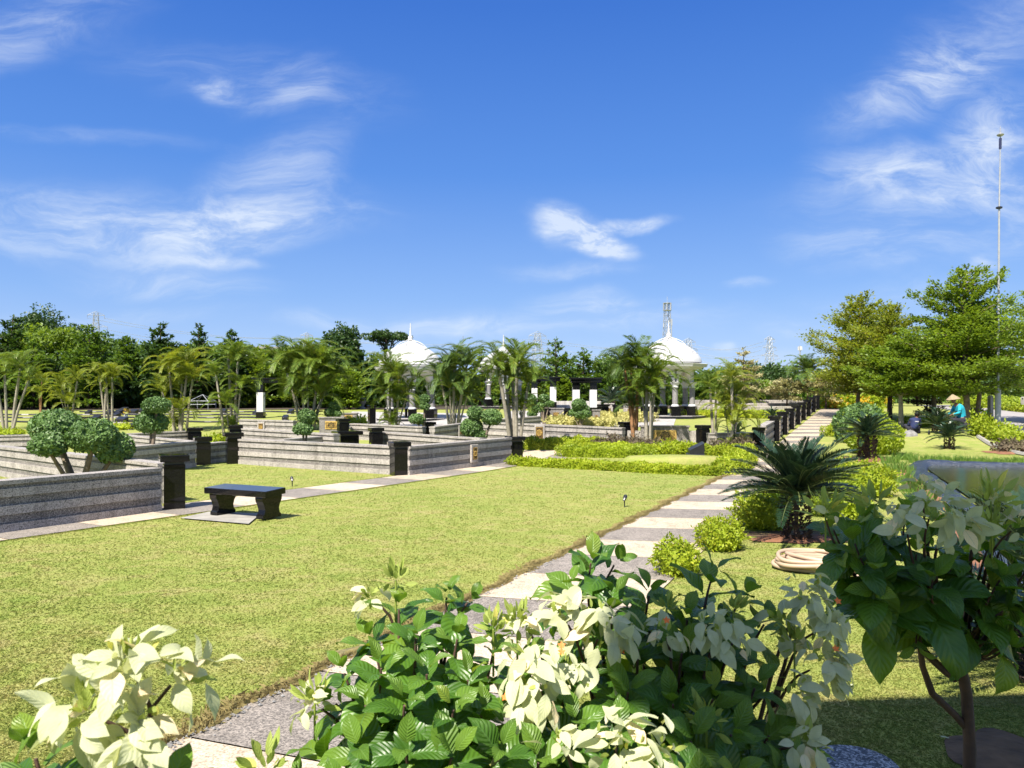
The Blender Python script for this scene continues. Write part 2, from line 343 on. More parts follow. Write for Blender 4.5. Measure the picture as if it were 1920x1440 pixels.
def mk_liner():
    m, nt, out = newmat('pond_liner'); n = noise(nt, 2.5, 8, .7, dist=1.2)
    princ(nt, out, ramp(nt, n, [(.3, (.013, .019, .032)), (.7, (.055, .070, .105))]), .26, bump(nt, noise(nt, 6, 6, .65, dist=1.5), .9, .08), 0, .6); return m
MT['liner'] = mk_liner()
def mk_water():
    m, nt, out = newmat('pond_water'); n = noise(nt, 1.1, 4)
    t = nt.nodes.new('ShaderNodeTexCoord'); mp = nt.nodes.new('ShaderNodeMapping'); mp.inputs['Scale'].default_value = (3, 9, 1); nt.links.new(t.outputs['Object'], mp.inputs[0])
    princ(nt, out, ramp(nt, n, [(.3, (.026, .031, .008)), (.7, (.045, .05, .014))]), .05, bump(nt, noise(nt, 1.6, 5, .6, vec=mp.outputs[0]), .22, .02), 0, .7); return m
MT['water'] = mk_water()
def grass_col(nt, gain=1.0):
    t = nt.nodes.new('ShaderNodeTexCoord'); ob = t.outputs['Object']
    mp = nt.nodes.new('ShaderNodeMapping'); mp.inputs['Rotation'].default_value = (0, 0, .25); mp.inputs['Scale'].default_value = (.9, 1.1, 1); nt.links.new(ob, mp.inputs[0])
    a = noise(nt, 2.1, 8, .66, vec=mp.outputs[0], dist=.9); b = noise(nt, .2, 4, .6, vec=ob)
    c = ramp(nt, a, [(.27, (.135, .22, .038)), (.42, (.208, .268, .055)), (.51, (.275, .296, .084)), (.61, (.355, .31, .135)), (.72, (.45, .345, .20))])
    c2 = ramp(nt, b, [(.3, (.205, .258, .058)), (.7, (.312, .308, .098))])
    c = mixc(nt, .55, c, c2)
    return mixc(nt, 1.0, c, (gain, gain, gain), 'MULTIPLY'), ob
def mk_grass():
    m, nt, out = newmat('lawn_grass'); c, ob = grass_col(nt, .92); f = noise(nt, 42, 4, .7, vec=ob)
    c = mixc(nt, 1.0, c, ramp(nt, f, [(.28, (.6, .64, .55)), (.5, (1.0, 1.0, 1.0)), (.75, (1.35, 1.3, 1.22))]), 'MULTIPLY')
    princ(nt, out, c, .95, bump(nt, noise(nt, 60, 5, .75, vec=ob), .6, .02), 0, .1); return m
MT['grass'] = mk_grass()
def mk_blade():
    m, nt, out = newmat('grass_blade'); c, ob = grass_col(nt, 1.03); g = nt.nodes.new('ShaderNodeNewGeometry')
    c = mixc(nt, 1.0, c, ramp(nt, g.outputs['Random Per Island'], [(0, (.8, .9, .75)), (.6, (1.05, 1.05, 1)), (1, (1.3, 1.15, 1.2))]), 'MULTIPLY')
    p = princ(nt, out, c, .8, None, 0, .12, link=False); t = nt.nodes.new('ShaderNodeBsdfTranslucent'); nt.links.new(c, t.inputs[0])
    x = nt.nodes.new('ShaderNodeMixShader'); x.inputs[0].default_value = .4; nt.links.new(p.outputs[0], x.inputs[1]); nt.links.new(t.outputs[0], x.inputs[2]); nt.links.new(x.outputs[0], out.inputs[0]); return m
MT['blade'] = mk_blade()
MT['blade_dry'] = leafmat('dry_grass_blade', (.25, .19, .085), (.34, .29, .13), .2, (1.1, 1, .8), .8, .1, (.15, .17, .05), 1.5)
MT['tuft'] = leafmat('tuft_grass', (.08, .17, .03), (.17, .27, .05), .35, (1.4, 1.4, .8), .5, .3)
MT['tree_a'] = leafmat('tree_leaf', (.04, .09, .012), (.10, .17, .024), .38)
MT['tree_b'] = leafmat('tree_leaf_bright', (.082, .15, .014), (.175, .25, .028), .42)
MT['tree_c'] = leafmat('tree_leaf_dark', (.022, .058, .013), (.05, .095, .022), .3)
MT['tree_y'] = leafmat('tree_leaf_yellow', (.11, .165, .017), (.22, .26, .034), .42, c3=(.27, .19, .05))
MT['tree_v'] = leafmat('variegated_leaf', (.24, .24, .095), (.42, .38, .20), .3, (1.2, 1.15, .9), c3=(.16, .2, .06))
MT['palm'] = leafmat('palm_leaf', (.06, .125, .016), (.145, .21, .03), .38, c3=(.24, .21, .04))
MT['palm_y'] = leafmat('palm_leaf_yellow', (.105, .175, .018), (.225, .26, .032), .4, c3=(.30, .22, .04))
MT['palm_d'] = leafmat('palm_leaf_dark', (.04, .09, .02), (.095, .15, .035), .32)
MT['cycad'] = leafmat('cycad_leaf', (.010, .032, .016), (.03, .062, .03), .12, (1.3, 1.5, .8), .3, .6)
MT['topiary'] = leafmat('topiary_leaf', (.06, .125, .036), (.145, .235, .07), .22, (1.4, 1.5, .8), .45, .32)
MT['hedge'] = leafmat('hedge_leaf', (.16, .255, .012), (.34, .40, .026), .38, (1.3, 1.25, .5), .5, .3, c3=(.46, .40, .05))
MT['hedge_g'] = leafmat('hedge_leaf_green', (.14, .23, .012), (.31, .37, .026), .38, (1.5, 1.5, .7), .45, .35)
MT['hedge_p'] = leafmat('pale_hedge_leaf', (.32, .32, .08), (.52, .48, .20), .35, (1.1, 1.1, .8), .5, .3)
MT['dryshrub'] = leafmat('dry_shrub_leaf', (.07, .055, .04), (.15, .12, .075), .2, (1.2, 1.1, .9), .7, .2, c3=(.10, .14, .04))
MT['canna'] = leafmat('canna_flower', (.55, .28, .02), (.60, .42, .03), .3, (1.1, 1.1, .9))
# close-up leaves with veins drawn in the leaf's own coordinates
def bigleaf(name, c1, c2, vein, trans, tcol, rough, spec, vb=.5, nv=9):
    m, nt, out = newmat(name); uv = nt.nodes.new('ShaderNodeUVMap'); uv.uv_map = 'UVMap'; sx = nt.nodes.new('ShaderNodeSeparateXYZ'); nt.links.new(uv.outputs[0], sx.inputs[0])
    def mt(op, a, b=None):
        n = nt.nodes.new('ShaderNodeMath'); n.operation = op
        for i, x in enumerate((a, b)):
            if x is None: continue
            if isinstance(x, (int, float)): n.inputs[i].default_value = x
            else: nt.links.new(x, n.inputs[i])
        return n.outputs[0]
    au = mt('ABSOLUTE', mt('SUBTRACT', sx.outputs[0], .5))
    side = mt('ABSOLUTE', mt('SUBTRACT', mt('FRACT', mt('MULTIPLY', mt('SUBTRACT', sx.outputs[1], mt('MULTIPLY', au, .55)), nv)), .5))
    sv_ = ramp(nt, side, [(0, (1,)*3), (.07, (.55,)*3), (.16, (0,)*3)])
    mid = ramp(nt, au, [(0, (1,)*3), (.022, (1,)*3), (.045, (0,)*3)])
    k = mixc(nt, 1.0, mid, mixc(nt, 1.0, sv_, (.5, .5, .5), 'MULTIPLY'), 'LIGHTEN')
    g = nt.nodes.new('ShaderNodeNewGeometry'); c = ramp(nt, g.outputs['Random Per Island'], [(0, c1), (.90, c2), (.97, (c2[0]*1.7, c2[1]*1.25, c2[2]*1.2))])
    c = mixc(nt, .3, c, ramp(nt, noise(nt, 14, 4), [(.3, tuple(x*.6 for x in c1)), (.7, tuple(x*1.3 for x in c2))]))
    c = mixc(nt, mixc(nt, 1.0, k, (.6, .6, .6), 'MULTIPLY'), c, vein)
    bh = mixc(nt, 1.0, ramp(nt, side, [(0, (0,)*3), (.5, (1,)*3)]), ramp(nt, au, [(0, (0,)*3), (.08, (1,)*3)]), 'MULTIPLY')
    p = princ(nt, out, c, rough, bump(nt, bh, vb, .006), 0, spec, link=False)
    t = nt.nodes.new('ShaderNodeBsdfTranslucent'); nt.links.new(mixc(nt, 1.0, c, tcol, 'MULTIPLY'), t.inputs[0])
    mx_ = nt.nodes.new('ShaderNodeMixShader'); mx_.inputs[0].default_value = trans
    nt.links.new(p.outputs[0], mx_.inputs[1]); nt.links.new(t.outputs[0], mx_.inputs[2]); nt.links.new(mx_.outputs[0], out.inputs[0]); return m
MT['mleaf'] = bigleaf('shrub_leaf', (.03, .095, .011), (.085, .185, .017), (.10, .20, .05), .32, (2.3, 2.0, .6), .36, .5, .4)
MT['myoung'] = bigleaf('young_shrub_leaf', (.085, .18, .02), (.15, .26, .03), (.16, .27, .06), .35, (1.7, 1.6, .7), .4, .45)
MT['bract'] = bigleaf('cream_bract', (.50, .535, .31), (.64, .655, .455), (.53, .56, .34), .4, (1.1, 1.1, .72), .6, .15, .16, 7)
MT['bud'] = bigleaf('lime_bud_leaf', (.26, .34, .06), (.42, .48, .13), (.4, .48, .15), .35, (1.3, 1.3, .7), .55, .25, .3, 6)

MT['turf_edge'] = plain('turf_edge', (.21, .18, .075), .95, var=.55, scale=9, bmp=.8, bscale=30)
# ================================================================== SETTING
def grid_mesh(name, xs, ys, mat, dz=0):
    X, Y = np.meshgrid(xs, ys); Z = H(X, Y)+dz; nx, ny = len(xs), len(ys); mb = MB()
    i, j = np.meshgrid(np.arange(ny-1), np.arange(nx-1), indexing='ij')
    mb.bulk(np.stack([X, Y, Z], -1).reshape(-1, 3), np.stack([i*nx+j, i*nx+j+1, (i+1)*nx+j+1, (i+1)*nx+j], -1).reshape(-1, 4))
    o = mb.build(name, mat, smooth=True); o['kind'] = 'structure'; return o
gx = np.concatenate([-np.geomspace(4000, 42, 14), np.arange(-40, 40.1, .5), np.geomspace(42, 4000, 14)])
gy = np.concatenate([[-400, -120, -60], np.arange(-30, 90.1, .5), np.geomspace(92, 5000, 18)])
grid_mesh('lawn', gx, gy, MT['grass'])
def strip(name, left, right, mats, matfn, dz, nsub=6, kind='structure'):
    """rows of quads between two lists of plan points, draped on the terrain"""
    mb = MB(); left = [np.array(p) for p in left]; right = [np.array(p) for p in right]
    for i in range(len(left)-1):
        k = np.linspace(.006, .994, 4); u = np.linspace(0, 1, nsub+1); V_ = []
        for a in k:
            l = left[i]*(1-a)+left[i+1]*a; r = right[i]*(1-a)+right[i+1]*a
            for b in u: p = l*(1-b)+r*b; V_.append((p[0], p[1], H(p[0], p[1])+dz))
        n = nsub+1; mb.bulk(V_, [(a*n+b, a*n+b+1, (a+1)*n+b+1, (a+1)*n+b) for a in range(3) for b in range(nsub)], matfn(i))
    o = mb.build(name, mats); o['kind'] = kind; return o
# main path: dark and light exposed-aggregate slabs, running 25 degrees right of the view
def pl(Y): return np.array([.34+.47*(Y-8.9), Y])
PW = 1.46
def prr(Y):
    sk = np.interp(Y, [3, 7.7, 11, 30, 60], [.40, .27, .18, .06, 0])      # the joints run less and less square to the edge
    return pl(Y)+np.array([PW*1.06, -PW*1.06*sk])
ys = [2.2+1.042*i for i in range(56)]
ys = [y-.02 for y in ys]
strip('path', [pl(y) for y in ys], [prr(y) for y in ys], [MT['dark_agg'], MT['light_agg']], lambda i: i % 2, .016)
# cross path along the family plots
def cl(Y): return np.array([-6.95+.574*(Y-10.4), Y])
CD = np.array([.498, .867]); CN = np.array([-CD[1], CD[0]])
cs = [7.0+1.17*i for i in range(16)]
strip('cross_path', [cl(y)+CN*1.28 for y in cs], [cl(y) for y in cs], [MT['dark_agg'], MT['light_agg']], lambda i: (i+1) % 2, .014)
# little paved corner where the cross path meets the hedges
q = [G(975, 868), G(1050, 872), G(1085, 832), G(985, 838)]
def quadsheet(name, pts, mat, dz, n=8, kind='structure'):
    a, b, c, d = [np.array((p[0], p[1])) for p in pts]; mb = MB(); V_ = []
    for i in range(n+1):
        for j in range(n+1):
            u, v = j/n, i/n; p = (a*(1-u)+b*u)*(1-v)+(d*(1-u)+c*u)*v; V_.append((p[0], p[1], H(p[0], p[1])+dz))
    mb.bulk(V_, [(i*(n+1)+j, i*(n+1)+j+1, (i+1)*(n+1)+j+1, (i+1)*(n+1)+j) for i in range(n) for j in range(n)])
    o = mb.build(name, mat); o['kind'] = kind; return o
quadsheet('paving', q, MT['light_agg'], .010)
quadsheet('paving', [G(1012, 862), G(1052, 866), G(1080, 842), G(1062, 844)], MT['dark_agg'], .014)
quadsheet('plaza', [G(930, 800), G(1262, 801), G(1270, 778), G(960, 770)], MT['plaza'], .02, 16)
quadsheet('plaza', [G(640, 800), G(860, 806), G(900, 776), G(660, 772)], MT['plaza'], .02, 16)
quadsheet('road', [G(1945, 830), G(2150, 850), (60, 90), (41, 78)], MT['asphalt'], .02, 24)
quadsheet('woodland_floor', [(-75, 53), (-4, 57), (2, 95), (-80, 95)], MT['litter'], .03, 30)
quadsheet('woodland_floor', [(-4, 57.6), (16, 60), (24, 95), (0, 95)], MT['litter'], .034, 30)
def blob_sheet(name, c, rx, ry, mat, dz, n=40, seed=0, wob=.20, rz=0, kind='structure', dome=0):
    r_ = np.random.default_rng(seed); a = np.arange(n)*2*math.pi/n; w = 1+wob*sum(r_.normal(0, .5)*np.sin(k*a+r_.uniform(0, 6)) for k in range(2, 7))
    V_ = []
    for q_ in (1, .66, .33):
        x = rx*w*np.cos(a)*q_; y = ry*w*np.sin(a)*q_; X = c[0]+x*math.cos(rz)-y*math.sin(rz); Y = c[1]+x*math.sin(rz)+y*math.cos(rz)
        V_.append(np.stack([X, Y, H(X, Y)+dz+dome*(1-q_*q_)], -1))
    V_ = np.concatenate(V_+[np.array([[c[0], c[1], float(H(c[0], c[1]))+dz+dome]])]); mb = MB()
    f = [(k*n+i, k*n+(i+1) % n, (k+1)*n+(i+1) % n, (k+1)*n+i) for k in range(2) for i in range(n)]
    mb.bulk(V_, f); mb.add(V_, [(2*n+i, 2*n+(i+1) % n, 3*n) for i in range(n)])
    o = mb.build(name, mat, smooth=True); o['kind'] = kind; return o
blob_sheet('bare_soil', G(1492, 1012), .5, .4, MT['redsoil'], .012, seed=3, dome=.03)
blob_sheet('bare_soil', G(1625, 862), .9, .7, MT['redsoil'], .012, seed=4, dome=.05)
blob_sheet('bare_soil', G(1905, 1425), .30, .34, MT['soil'], .012, seed=5, dome=.03)
blob_sheet('bare_soil', G(1448, 1003), 1.1, .35, MT['soil'], .008, seed=6)
blob_sheet('bare_soil', G(1905, 850), 1.0, .6, MT['redsoil'], .012, seed=8, dome=.05)
# pond with its liner edge
PO = [G(1702, 876), G(1716, 893), G(1760, 925), G(1815, 978), G(1868, 1060), G(1893, 1150), (6.2, 5.6), (12, 5.2), (22, 9), (26, 17), (22, 22.6), G(1925, 879), G(1800, 876), G(1740, 873)]
PO = [np.array((p[0], p[1])) for p in PO]
def resample(P, n):
    P = np.array(P+[P[0]]); 
    for _ in range(3):          # corner cutting
        Q = []
        for a, b in zip(P[:-1], P[1:]): Q += [a*.75+b*.25, a*.25+b*.75]
        P = np.array(Q+[Q[0]])
    L = np.concatenate([[0], np.cumsum(np.linalg.norm(np.diff(P, axis=0), axis=1))]); t = np.linspace(0, L[-1], n, endpoint=False)
    return np.stack([np.interp(t, L, P[:, 0]), np.interp(t, L, P[:, 1])], -1)
po = resample(PO, 240); pc = po.mean(0)
tang = np.roll(po, -1, 0)-np.roll(po, 1, 0); nrm = np.stack([tang[:, 1], -tang[:, 0]], -1); nrm /= np.linalg.norm(nrm, axis=1)[:, None]
if ((po+nrm*.1-pc)**2).sum() > ((po-pc)**2).sum(): nrm = -nrm
mb = MB(); wob = rng.normal(0, 1, (240, 6)); wob = sum(np.roll(wob, k, 0) for k in range(3))/3
prof = [(-.12, .02), (0, .12), (.10, .19), (.24, .17), (.36, .09), (.46, -.03)]
rows = []
for k, (off, z) in enumerate(prof):
    p = po+nrm*(off+wob[:, k:k+1]*.04); rows.append(np.stack([p[:, 0], p[:, 1], H(p[:, 0], p[:, 1])+z*np.interp(p[:, 1], [15, 21.5], [.35, 1.0])+wob[:, k]*.022], -1))
V_ = np.concatenate(rows); mb.bulk(V_, [(k*240+i, k*240+(i+1) % 240, (k+1)*240+(i+1) % 240, (k+1)*240+i) for k in range(5) for i in range(240)])
tag(mb.build('pond_liner', MT['liner'], smooth=True), 'crumpled dark blue plastic liner rimming the pond on the right', 'pond liner')
mb = MB(); inn = po+nrm*.44; V_ = [np.stack([inn[:, 0]*(1-q)+pc[0]*q, inn[:, 1]*(1-q)+pc[1]*q, H(inn[:, 0]*(1-q)+pc[0]*q, inn[:, 1]*(1-q)+pc[1]*q)+.02+0*q], -1) for q in (0, .3, .6, .9)]
V_ = np.concatenate(V_); V_[:, 2] = V_[:, 2]*0+float(H(pc[0], 17))+.055; mb.bulk(V_, [(k*240+i, k*240+(i+1) % 240, (k+1)*240+(i+1) % 240, (k+1)*240+i) for k in range(3) for i in range(240)])
mb.add(V_[-240:], [tuple(range(240))]); o = mb.build('pond_water', MT['water']); o['kind'] = 'structure'
mb = MB(); V_ = np.concatenate([np.stack([(po-nrm*d)[:, 0], (po-nrm*d)[:, 1], H((po-nrm*d)[:, 0], (po-nrm*d)[:, 1])+z], -1) for d, z in ((.0, .02), (.25, .035), (.45, .01))])
mb.bulk(V_, [(k*240+i, k*240+(i+1) % 240, (k+1)*240+(i+1) % 240, (k+1)*240+i) for k in range(2) for i in range(240)]); o = mb.build('bare_soil', MT['redsoil'], smooth=True); o['kind'] = 'structure'

# grass blades on the near lawn (nobody could count them)
def blades(name, XY, hgt, wid, mat, lean=.5, nrmup=True):
    n = len(XY); z = H(XY[:, 0], XY[:, 1]); a = rng.uniform(0, 2*math.pi, n); ln = rng.uniform(.1, lean, n); h = hgt*rng.uniform(.5, 1.25, n)*(1+.12*np.sin(XY[:, 0]*3.1+np.sin(XY[:, 1]*2.3)*2)*np.sin(XY[:, 1]*2.7+np.sin(XY[:, 0]*1.7)*2))
    P = np.stack([XY[:, 0], XY[:, 1], z-.004], -1); sd = np.stack([np.cos(a+1.57), np.sin(a+1.57), 0*a], -1); w = (np.asarray(wid)*rng.uniform(.7, 1.3, n))[:, None]*.5
    m = P+np.stack([np.cos(a)*ln*h*.4, np.sin(a)*ln*h*.4, h*.6], -1); t = P+np.stack([np.cos(a)*ln*h*1.2, np.sin(a)*ln*h*1.2, h*(1-ln*.3)], -1)
    v = np.stack([P-sd*w, P+sd*w, m+sd*w*.7, t, m-sd*w*.7], 1); mb = MB(); mb.bulk(v, np.arange(5*n).reshape(-1, 5)); return mb.build(name, mat)
def on_path(X, Y, m=0.0):
    a = X-(.34+.47*(Y-8.9)); b = X-(-6.95+.574*(Y-10.4)); return ((a > -m) & (a < PW*1.06+m)) | ((b < m) & (b > -1.5-m))
NB = 500000
Yb = 3.7*(28/3.7)**rng.uniform(0, 1, NB)**1.12*rng.uniform(.97, 1.0, NB); Xb = (rng.uniform(-120, 2040, NB)-CX)/F*Yb
def inpoly(X, Y, P):
    c = np.zeros(len(X), bool); j = len(P)-1
    for i in range(len(P)):
        xi, yi = P[i]; xj, yj = P[j]
        c ^= ((yi > Y) != (yj > Y)) & (X < (xj-xi)*(Y-yi)/(yj-yi+1e-12)+xi); j = i
    return c
soilc = [(G(1492, 1012), .55, .42), (G(1905, 1425), .22, .26)]
ok = ~on_path(Xb, Yb, .03) & ~inpoly(Xb, Yb, po[::4]-0)
for c, a, b in soilc: ok &= (((Xb-c.x)/a)**2+((Yb-c.y)/b)**2 > 1)
left_plot = (Xb < -6.95+.574*(Yb-10.4)-1.5) & (Yb < 13.9); ok &= ~left_plot
XY = np.stack([Xb, Yb], -1)[ok]
wd = .0028+.00022*XY[:, 1]
o = blades('lawn_grass', XY, .017+.0003*XY[:, 1], wd*.9, MT['blade'], 1.5); tag(o, kind='stuff')
# dry ragged fringe along both path edges
n = 30000; Ye = rng.uniform(3.9, 26, n)*rng.uniform(.6, 1, n)+1; Xe = .34+.47*(Ye-8.9)-np.abs(rng.normal(0, .045, n))*(1+.6*np.sin(Ye*3.1))+.03*np.sin(Ye*9)+.03
k = Ye > 3.8; o = blades('grass_fringe', np.stack([Xe, Ye], -1)[k], .055, .006+.0003*Ye[k], MT['blade_dry'], 1.2); tag(o, kind='stuff')
n = 16000; Ye = rng.uniform(9.5, 24, n); sidej = rng.integers(0, 2, n); Xe = -6.95+.574*(Ye-10.4)+np.where(sidej, np.abs(rng.normal(0, .05, n))+.01, -1.52-np.abs(rng.normal(0, .05, n))+.02)
k = ~((sidej == 0) & (Ye < 14.2)); o = blades('grass_fringe', np.stack([Xe, Ye], -1)[k], .022, .010, MT['blade'], 1.0); tag(o, kind='stuff')
mb = MB(); ysb = np.arange(3.6, 30, .12); nse = np.convolve(rng.normal(0, 1, len(ysb)), np.ones(3)/3, 'same')
rows = []
for off, z in ((-.13, -.004), (-.06, .014), (.0, .016), (.035, -.01)):
    X = .34+.47*(ysb-8.9)+off+nse*.035*(off < .02)+rng.normal(0, .012, len(ysb)); rows.append(np.stack([X, ysb, H(X, ysb)+z+rng.normal(0, .006, len(ysb))], -1))
m = len(ysb); mb.bulk(np.concatenate(rows), [(k*m+i, (k+1)*m+i, (k+1)*m+i+1, k*m+i+1) for k in range(3) for i in range(m-1)]); o = mb.build('turf_edge', MT['turf_edge'], smooth=False); o['kind'] = 'structure'
# pale gravel washed along the near path edge
n = 800; Ye = 4+rng.uniform(0, 1, n)**1.6*14; Xe = .34+.47*(Ye-8.9)+.03+np.abs(rng.normal(0, .045, n)); mb = MB(); r_ = rng.uniform(.005, .016, n)
t8 = np.array([(1, 0, 0), (0, 1, 0), (-1, 0, 0), (0, -1, 0), (0, 0, .8), (0, 0, -.5)])
V_ = np.stack([Xe, Ye, H(Xe, Ye)+.022], -1)[:, None]+t8[None]*r_[:, None, None]*rng.uniform(.6, 1.3, (n, 6, 1))
F_ = np.array([(0, 1, 4), (1, 2, 4), (2, 3, 4), (3, 0, 4)]); mb.bulk(V_, (F_[None]+np.arange(n)[:, None, None]*6).reshape(-1, 3)); tag(mb.build('gravel', MT['rock']), kind='stuff')

# dark undergrowth that fills the wood behind the graves
# ================================================================== WALLS AND PILLARS
def wall_course(h):
    k = h/.76
    zs = [-.3, .13*k, .26*k, .39*k, .52*k, .64*k, .70*k, h]; off = [.03, .0, .03, .0, .03, .012, .045]; mat = [0, 1, 0, 1, 0, 1, 0]
    return zs, off, mat
def planter_wall(p0, p1, label, h=.76, thick=.22, h1=None, plaques=(), group='striped granite planter walls'):
    """striped wall between two ground points"""
    p0, p1 = Vector(p0), Vector(p1); d = (p1-p0); d.z = 0; L = d.length; d.normalize(); n = Vector((d.y, -d.x, 0)); mb = MB()
    h1 = h if h1 is None else h1
    back = n*(-.13 if n.dot(-p0) > 0 else .13); p0 = p0+back; p1 = p1+back      # the traced line is the front face
    z0, o0, m0 = wall_course(h); z1, _, _ = wall_course(h1)
    for i in range(len(o0)):
        t = thick/2+o0[i]; a = []
        lo_up = [(z0[i], z1[i]), (z0[i+1], z1[i+1])]
        for (za, zb) in lo_up:
            for s in (-1, 1):
                a += [p0+n*t*s+Vector((0, 0, za)), p1+n*t*s+Vector((0, 0, zb))]
        # a: low(-)0,1 low(+)2,3 up(-)4,5 up(+)6,7
        f = [(1, 0, 4, 5), (2, 3, 7, 6), (4, 6, 7, 5), (0, 1, 3, 2), (0, 2, 6, 4), (3, 1, 5, 7)]
        mb.add([tuple(v) for v in a], f, m0[i])
    o = mb.build('planter_wall', [MT['gran_light'], MT['gran_dark']], loc=p0); tag(o, label, 'wall', group)
    side = 1 if n.y < 0 or n.dot(Vector((0, 0, CAMZ))-p0) > 0 else -1
    side = 1 if n.dot(-p0) > 0 else -1
    for (t, w, hh, zc) in plaques:
        c = p0+d*L*t+n*side*(thick/2+.055); base = p0.z*(1-t)+p1.z*t; rz = math.atan2(d.y, d.x)
        fr = MB(); fr.box((c.x-p0.x, c.y-p0.y, base-p0.z+zc), (w+.14, .06, hh+.16), rz, bev=.006); fo = fr.build('plaque_frame', MT['gran_light'], o)
        plaque((c+n*side*.035)-p0+Vector((0, 0, base-c.z+zc)), rz, side, w, hh, fo)
    return o
def ring_emblem(mb, w, r, dep, lobes=8, mat=0, arc=(0, 2*math.pi)):
    pts = []
    for i in range(49):
        a = arc[0]+(arc[1]-arc[0])*i/48; rr = r*(1+.14*math.cos(lobes*a)); pts.append((rr*math.cos(a), dep, rr*math.sin(a)))
    mb.tube(pts, w, 5, mat)
def plaque(c, rz, side, w, h, parent):
    """metal plate with a ringed arabesque emblem, local x along the wall, y out of it"""
    f = -1 if True else 1
    def place(o):
        o.parent = parent; o.location = c; o.rotation_euler = (0, 0, rz if side > 0 else rz+math.pi)
    mb = MB(); mb.box((0, 0, 0), (w, .02, h), bev=.004); big = w > h*1.3
    o = mb.build('plaque', MT['gold'] if big else MT['bronze'], None); place(o)
    e = MB(); R0 = min(w, h)*.33
    ring_emblem(e, R0*.13, R0, -.014, 8); ring_emblem(e, R0*.07, R0*.62, -.014, 6)
    for a in range(8): aa = a*math.pi/4; e.bar((R0*.2*math.cos(aa), -.014, R0*.2*math.sin(aa)), (R0*.5*math.cos(aa), -.014, R0*.5*math.sin(aa)), R0*.07)
    if not big:
        for s in (-1, 1): e.tube([(-w*.42, -.012, s*h*.45), (w*.42, -.012, s*h*.45)], .006, 4); e.tube([(s*w*.42, -.012, -h*.45), (s*w*.42, -.012, h*.45)], .006, 4)
    eo = e.build('emblem', MT['black_matt'] if big else MT['gold'], None)
    eo.parent = parent; eo.location = c; eo.rotation_euler = (0, 0, rz if side > 0 else rz+math.pi)
    if big:
        for sx in (-1, 1):
            e = MB()
            for k in range(5):
                x0 = sx*w*(.20+.055*k); e.tube([(x0+.02*math.sin(t), -.012, h*(-.36+.72*t/6)) for t in range(7)], .008, 4)
            eo = e.build('scrollwork', MT['bronze'], None); eo.parent = parent; eo.location = c; eo.rotation_euler = (0, 0, rz if side > 0 else rz+math.pi)
def pillar(p, label, h=.94, w=.36, rz=.49, cap=1.2, group='black granite pillars', pot=False):
    t = thing('granite_pillar', label, 'pillar', p, rz, group)
    mb = MB(); mb.box((0, 0, (h-.17)/2-.15), (w, w, h-.17+.3), bev=.008); mb.build('shaft', MT['black'], t)
    mb = MB(); mb.box((0, 0, h-.145), (w*.9, w*.9, .05)); mb.build('neck', MT['black_matt'], t)
    mb = MB(); mb.box((0, 0, h-.06), (w*cap, w*cap, .12), bev=.012); mb.build('cap', MT['black'], t); return t
def px_pillar(px, py, top, label, wpx=None, **k):
    p = G(px, py); h = hpx(top, p.y)-p.z; w = .36 if wpx is None else wpx*p.y/F*.80
    return pillar(p, label, max(.35, h), w, **k)
def px_wall(a, b, label, h=.76, h1=None, **k):
    """endpoints given by the pixels of the wall's top line"""
    return planter_wall(G(a[0], a[1], h), G(b[0], b[1], h1 or h), label, h, h1=h1, **k)

# nearest plot, left
planter_wall(G(-150, 1022), G(303, 959), 'long dark striped granite wall running from the left edge to the nearest pillar')
px_wall((-60, 831), (298, 869), 'pale striped wall behind the big cloud-pruned bush, ending behind the nearest pillar')
px_pillar(326, 954, 852, 'biggest black granite pillar, at the end of the nearest striped wall left of the bench', 46, cap=1.36)
px_wall((-40, 817), (72, 815), 'low dark wall at the far left edge behind the big cloud-pruned bush', .6)
px_wall((232, 839), (368, 827), 'striped wall right of the big cloud-pruned bush, ending at a broad black pillar')
px_wall((225, 815), (352, 827), 'pale wall at the foot of the two-ball topiary', .6)
px_wall((240, 813), (354, 808), 'far striped wall behind the two-ball topiary', .55)
px_pillar(364, 834, 802, 'small black pillar behind the two-ball topiary and beside a palm', 30)
px_pillar(380, 871, 819, 'broad black pillar right of the two-ball topiary', 32)
planter_wall(G(393, 869), G(425, 865), 'short low striped wall between two black pillars left of the white lawn-edge wall', .62)
px_pillar(437, 869, 811, 'tall black pillar at the left end of the long white striped wall', 30, cap=1.4)
# second plot, centre left
planter_wall(G(447, 870), G(731, 890), 'long sunlit striped wall facing the lawn behind the bench')
px_pillar(749, 891, 828, 'black pillar at the front corner where the long sunlit wall turns', 36)
planter_wall(G(768, 892), G(959, 866), 'striped wall with a small framed plaque beside the cross path', plaques=[(.58, .20, .36, .40)])
px_pillar(966, 864, 818, 'black pillar with a flared top at the right end of the plaque wall', 27, cap=1.35)
px_pillar(440, 845, 797, 'square black pillar behind the left end of the long sunlit wall', 27)
px_wall((442, 803), (626, 814), 'pale striped wall under the two-ball green topiary in the middle left', .7)
px_wall((532, 824), (630, 816), 'short shadowed wall inside the second plot running to a low black block', .6)
px_pillar(651, 846, 808, 'low wide black block inside the second plot', 44, cap=1.35)
px_pillar(705, 848, 802, 'black pillar at the left end of the inner pale wall of the second plot', 26)
px_wall((712, 810), (900, 822), 'inner pale striped wall below the four-ball topiary', .7)
px_pillar(643, 826, 785, 'black pillar beside a pale wall in front of the left gazebo', 23)
px_wall((656, 794), (792, 800), 'striped wall in front of the left domed gazebo', .68)
px_pillar(803, 822, 791, 'black pillar under the ball topiary in front of the left gazebo', 24)
px_wall((815, 800), (874, 793), 'striped wall with a tiny plaque right of the left gazebo', .7, plaques=[(.8, .2, .3, .4)])
px_pillar(884, 824, 790, 'dark pillar behind the four-ball topiary', 18)
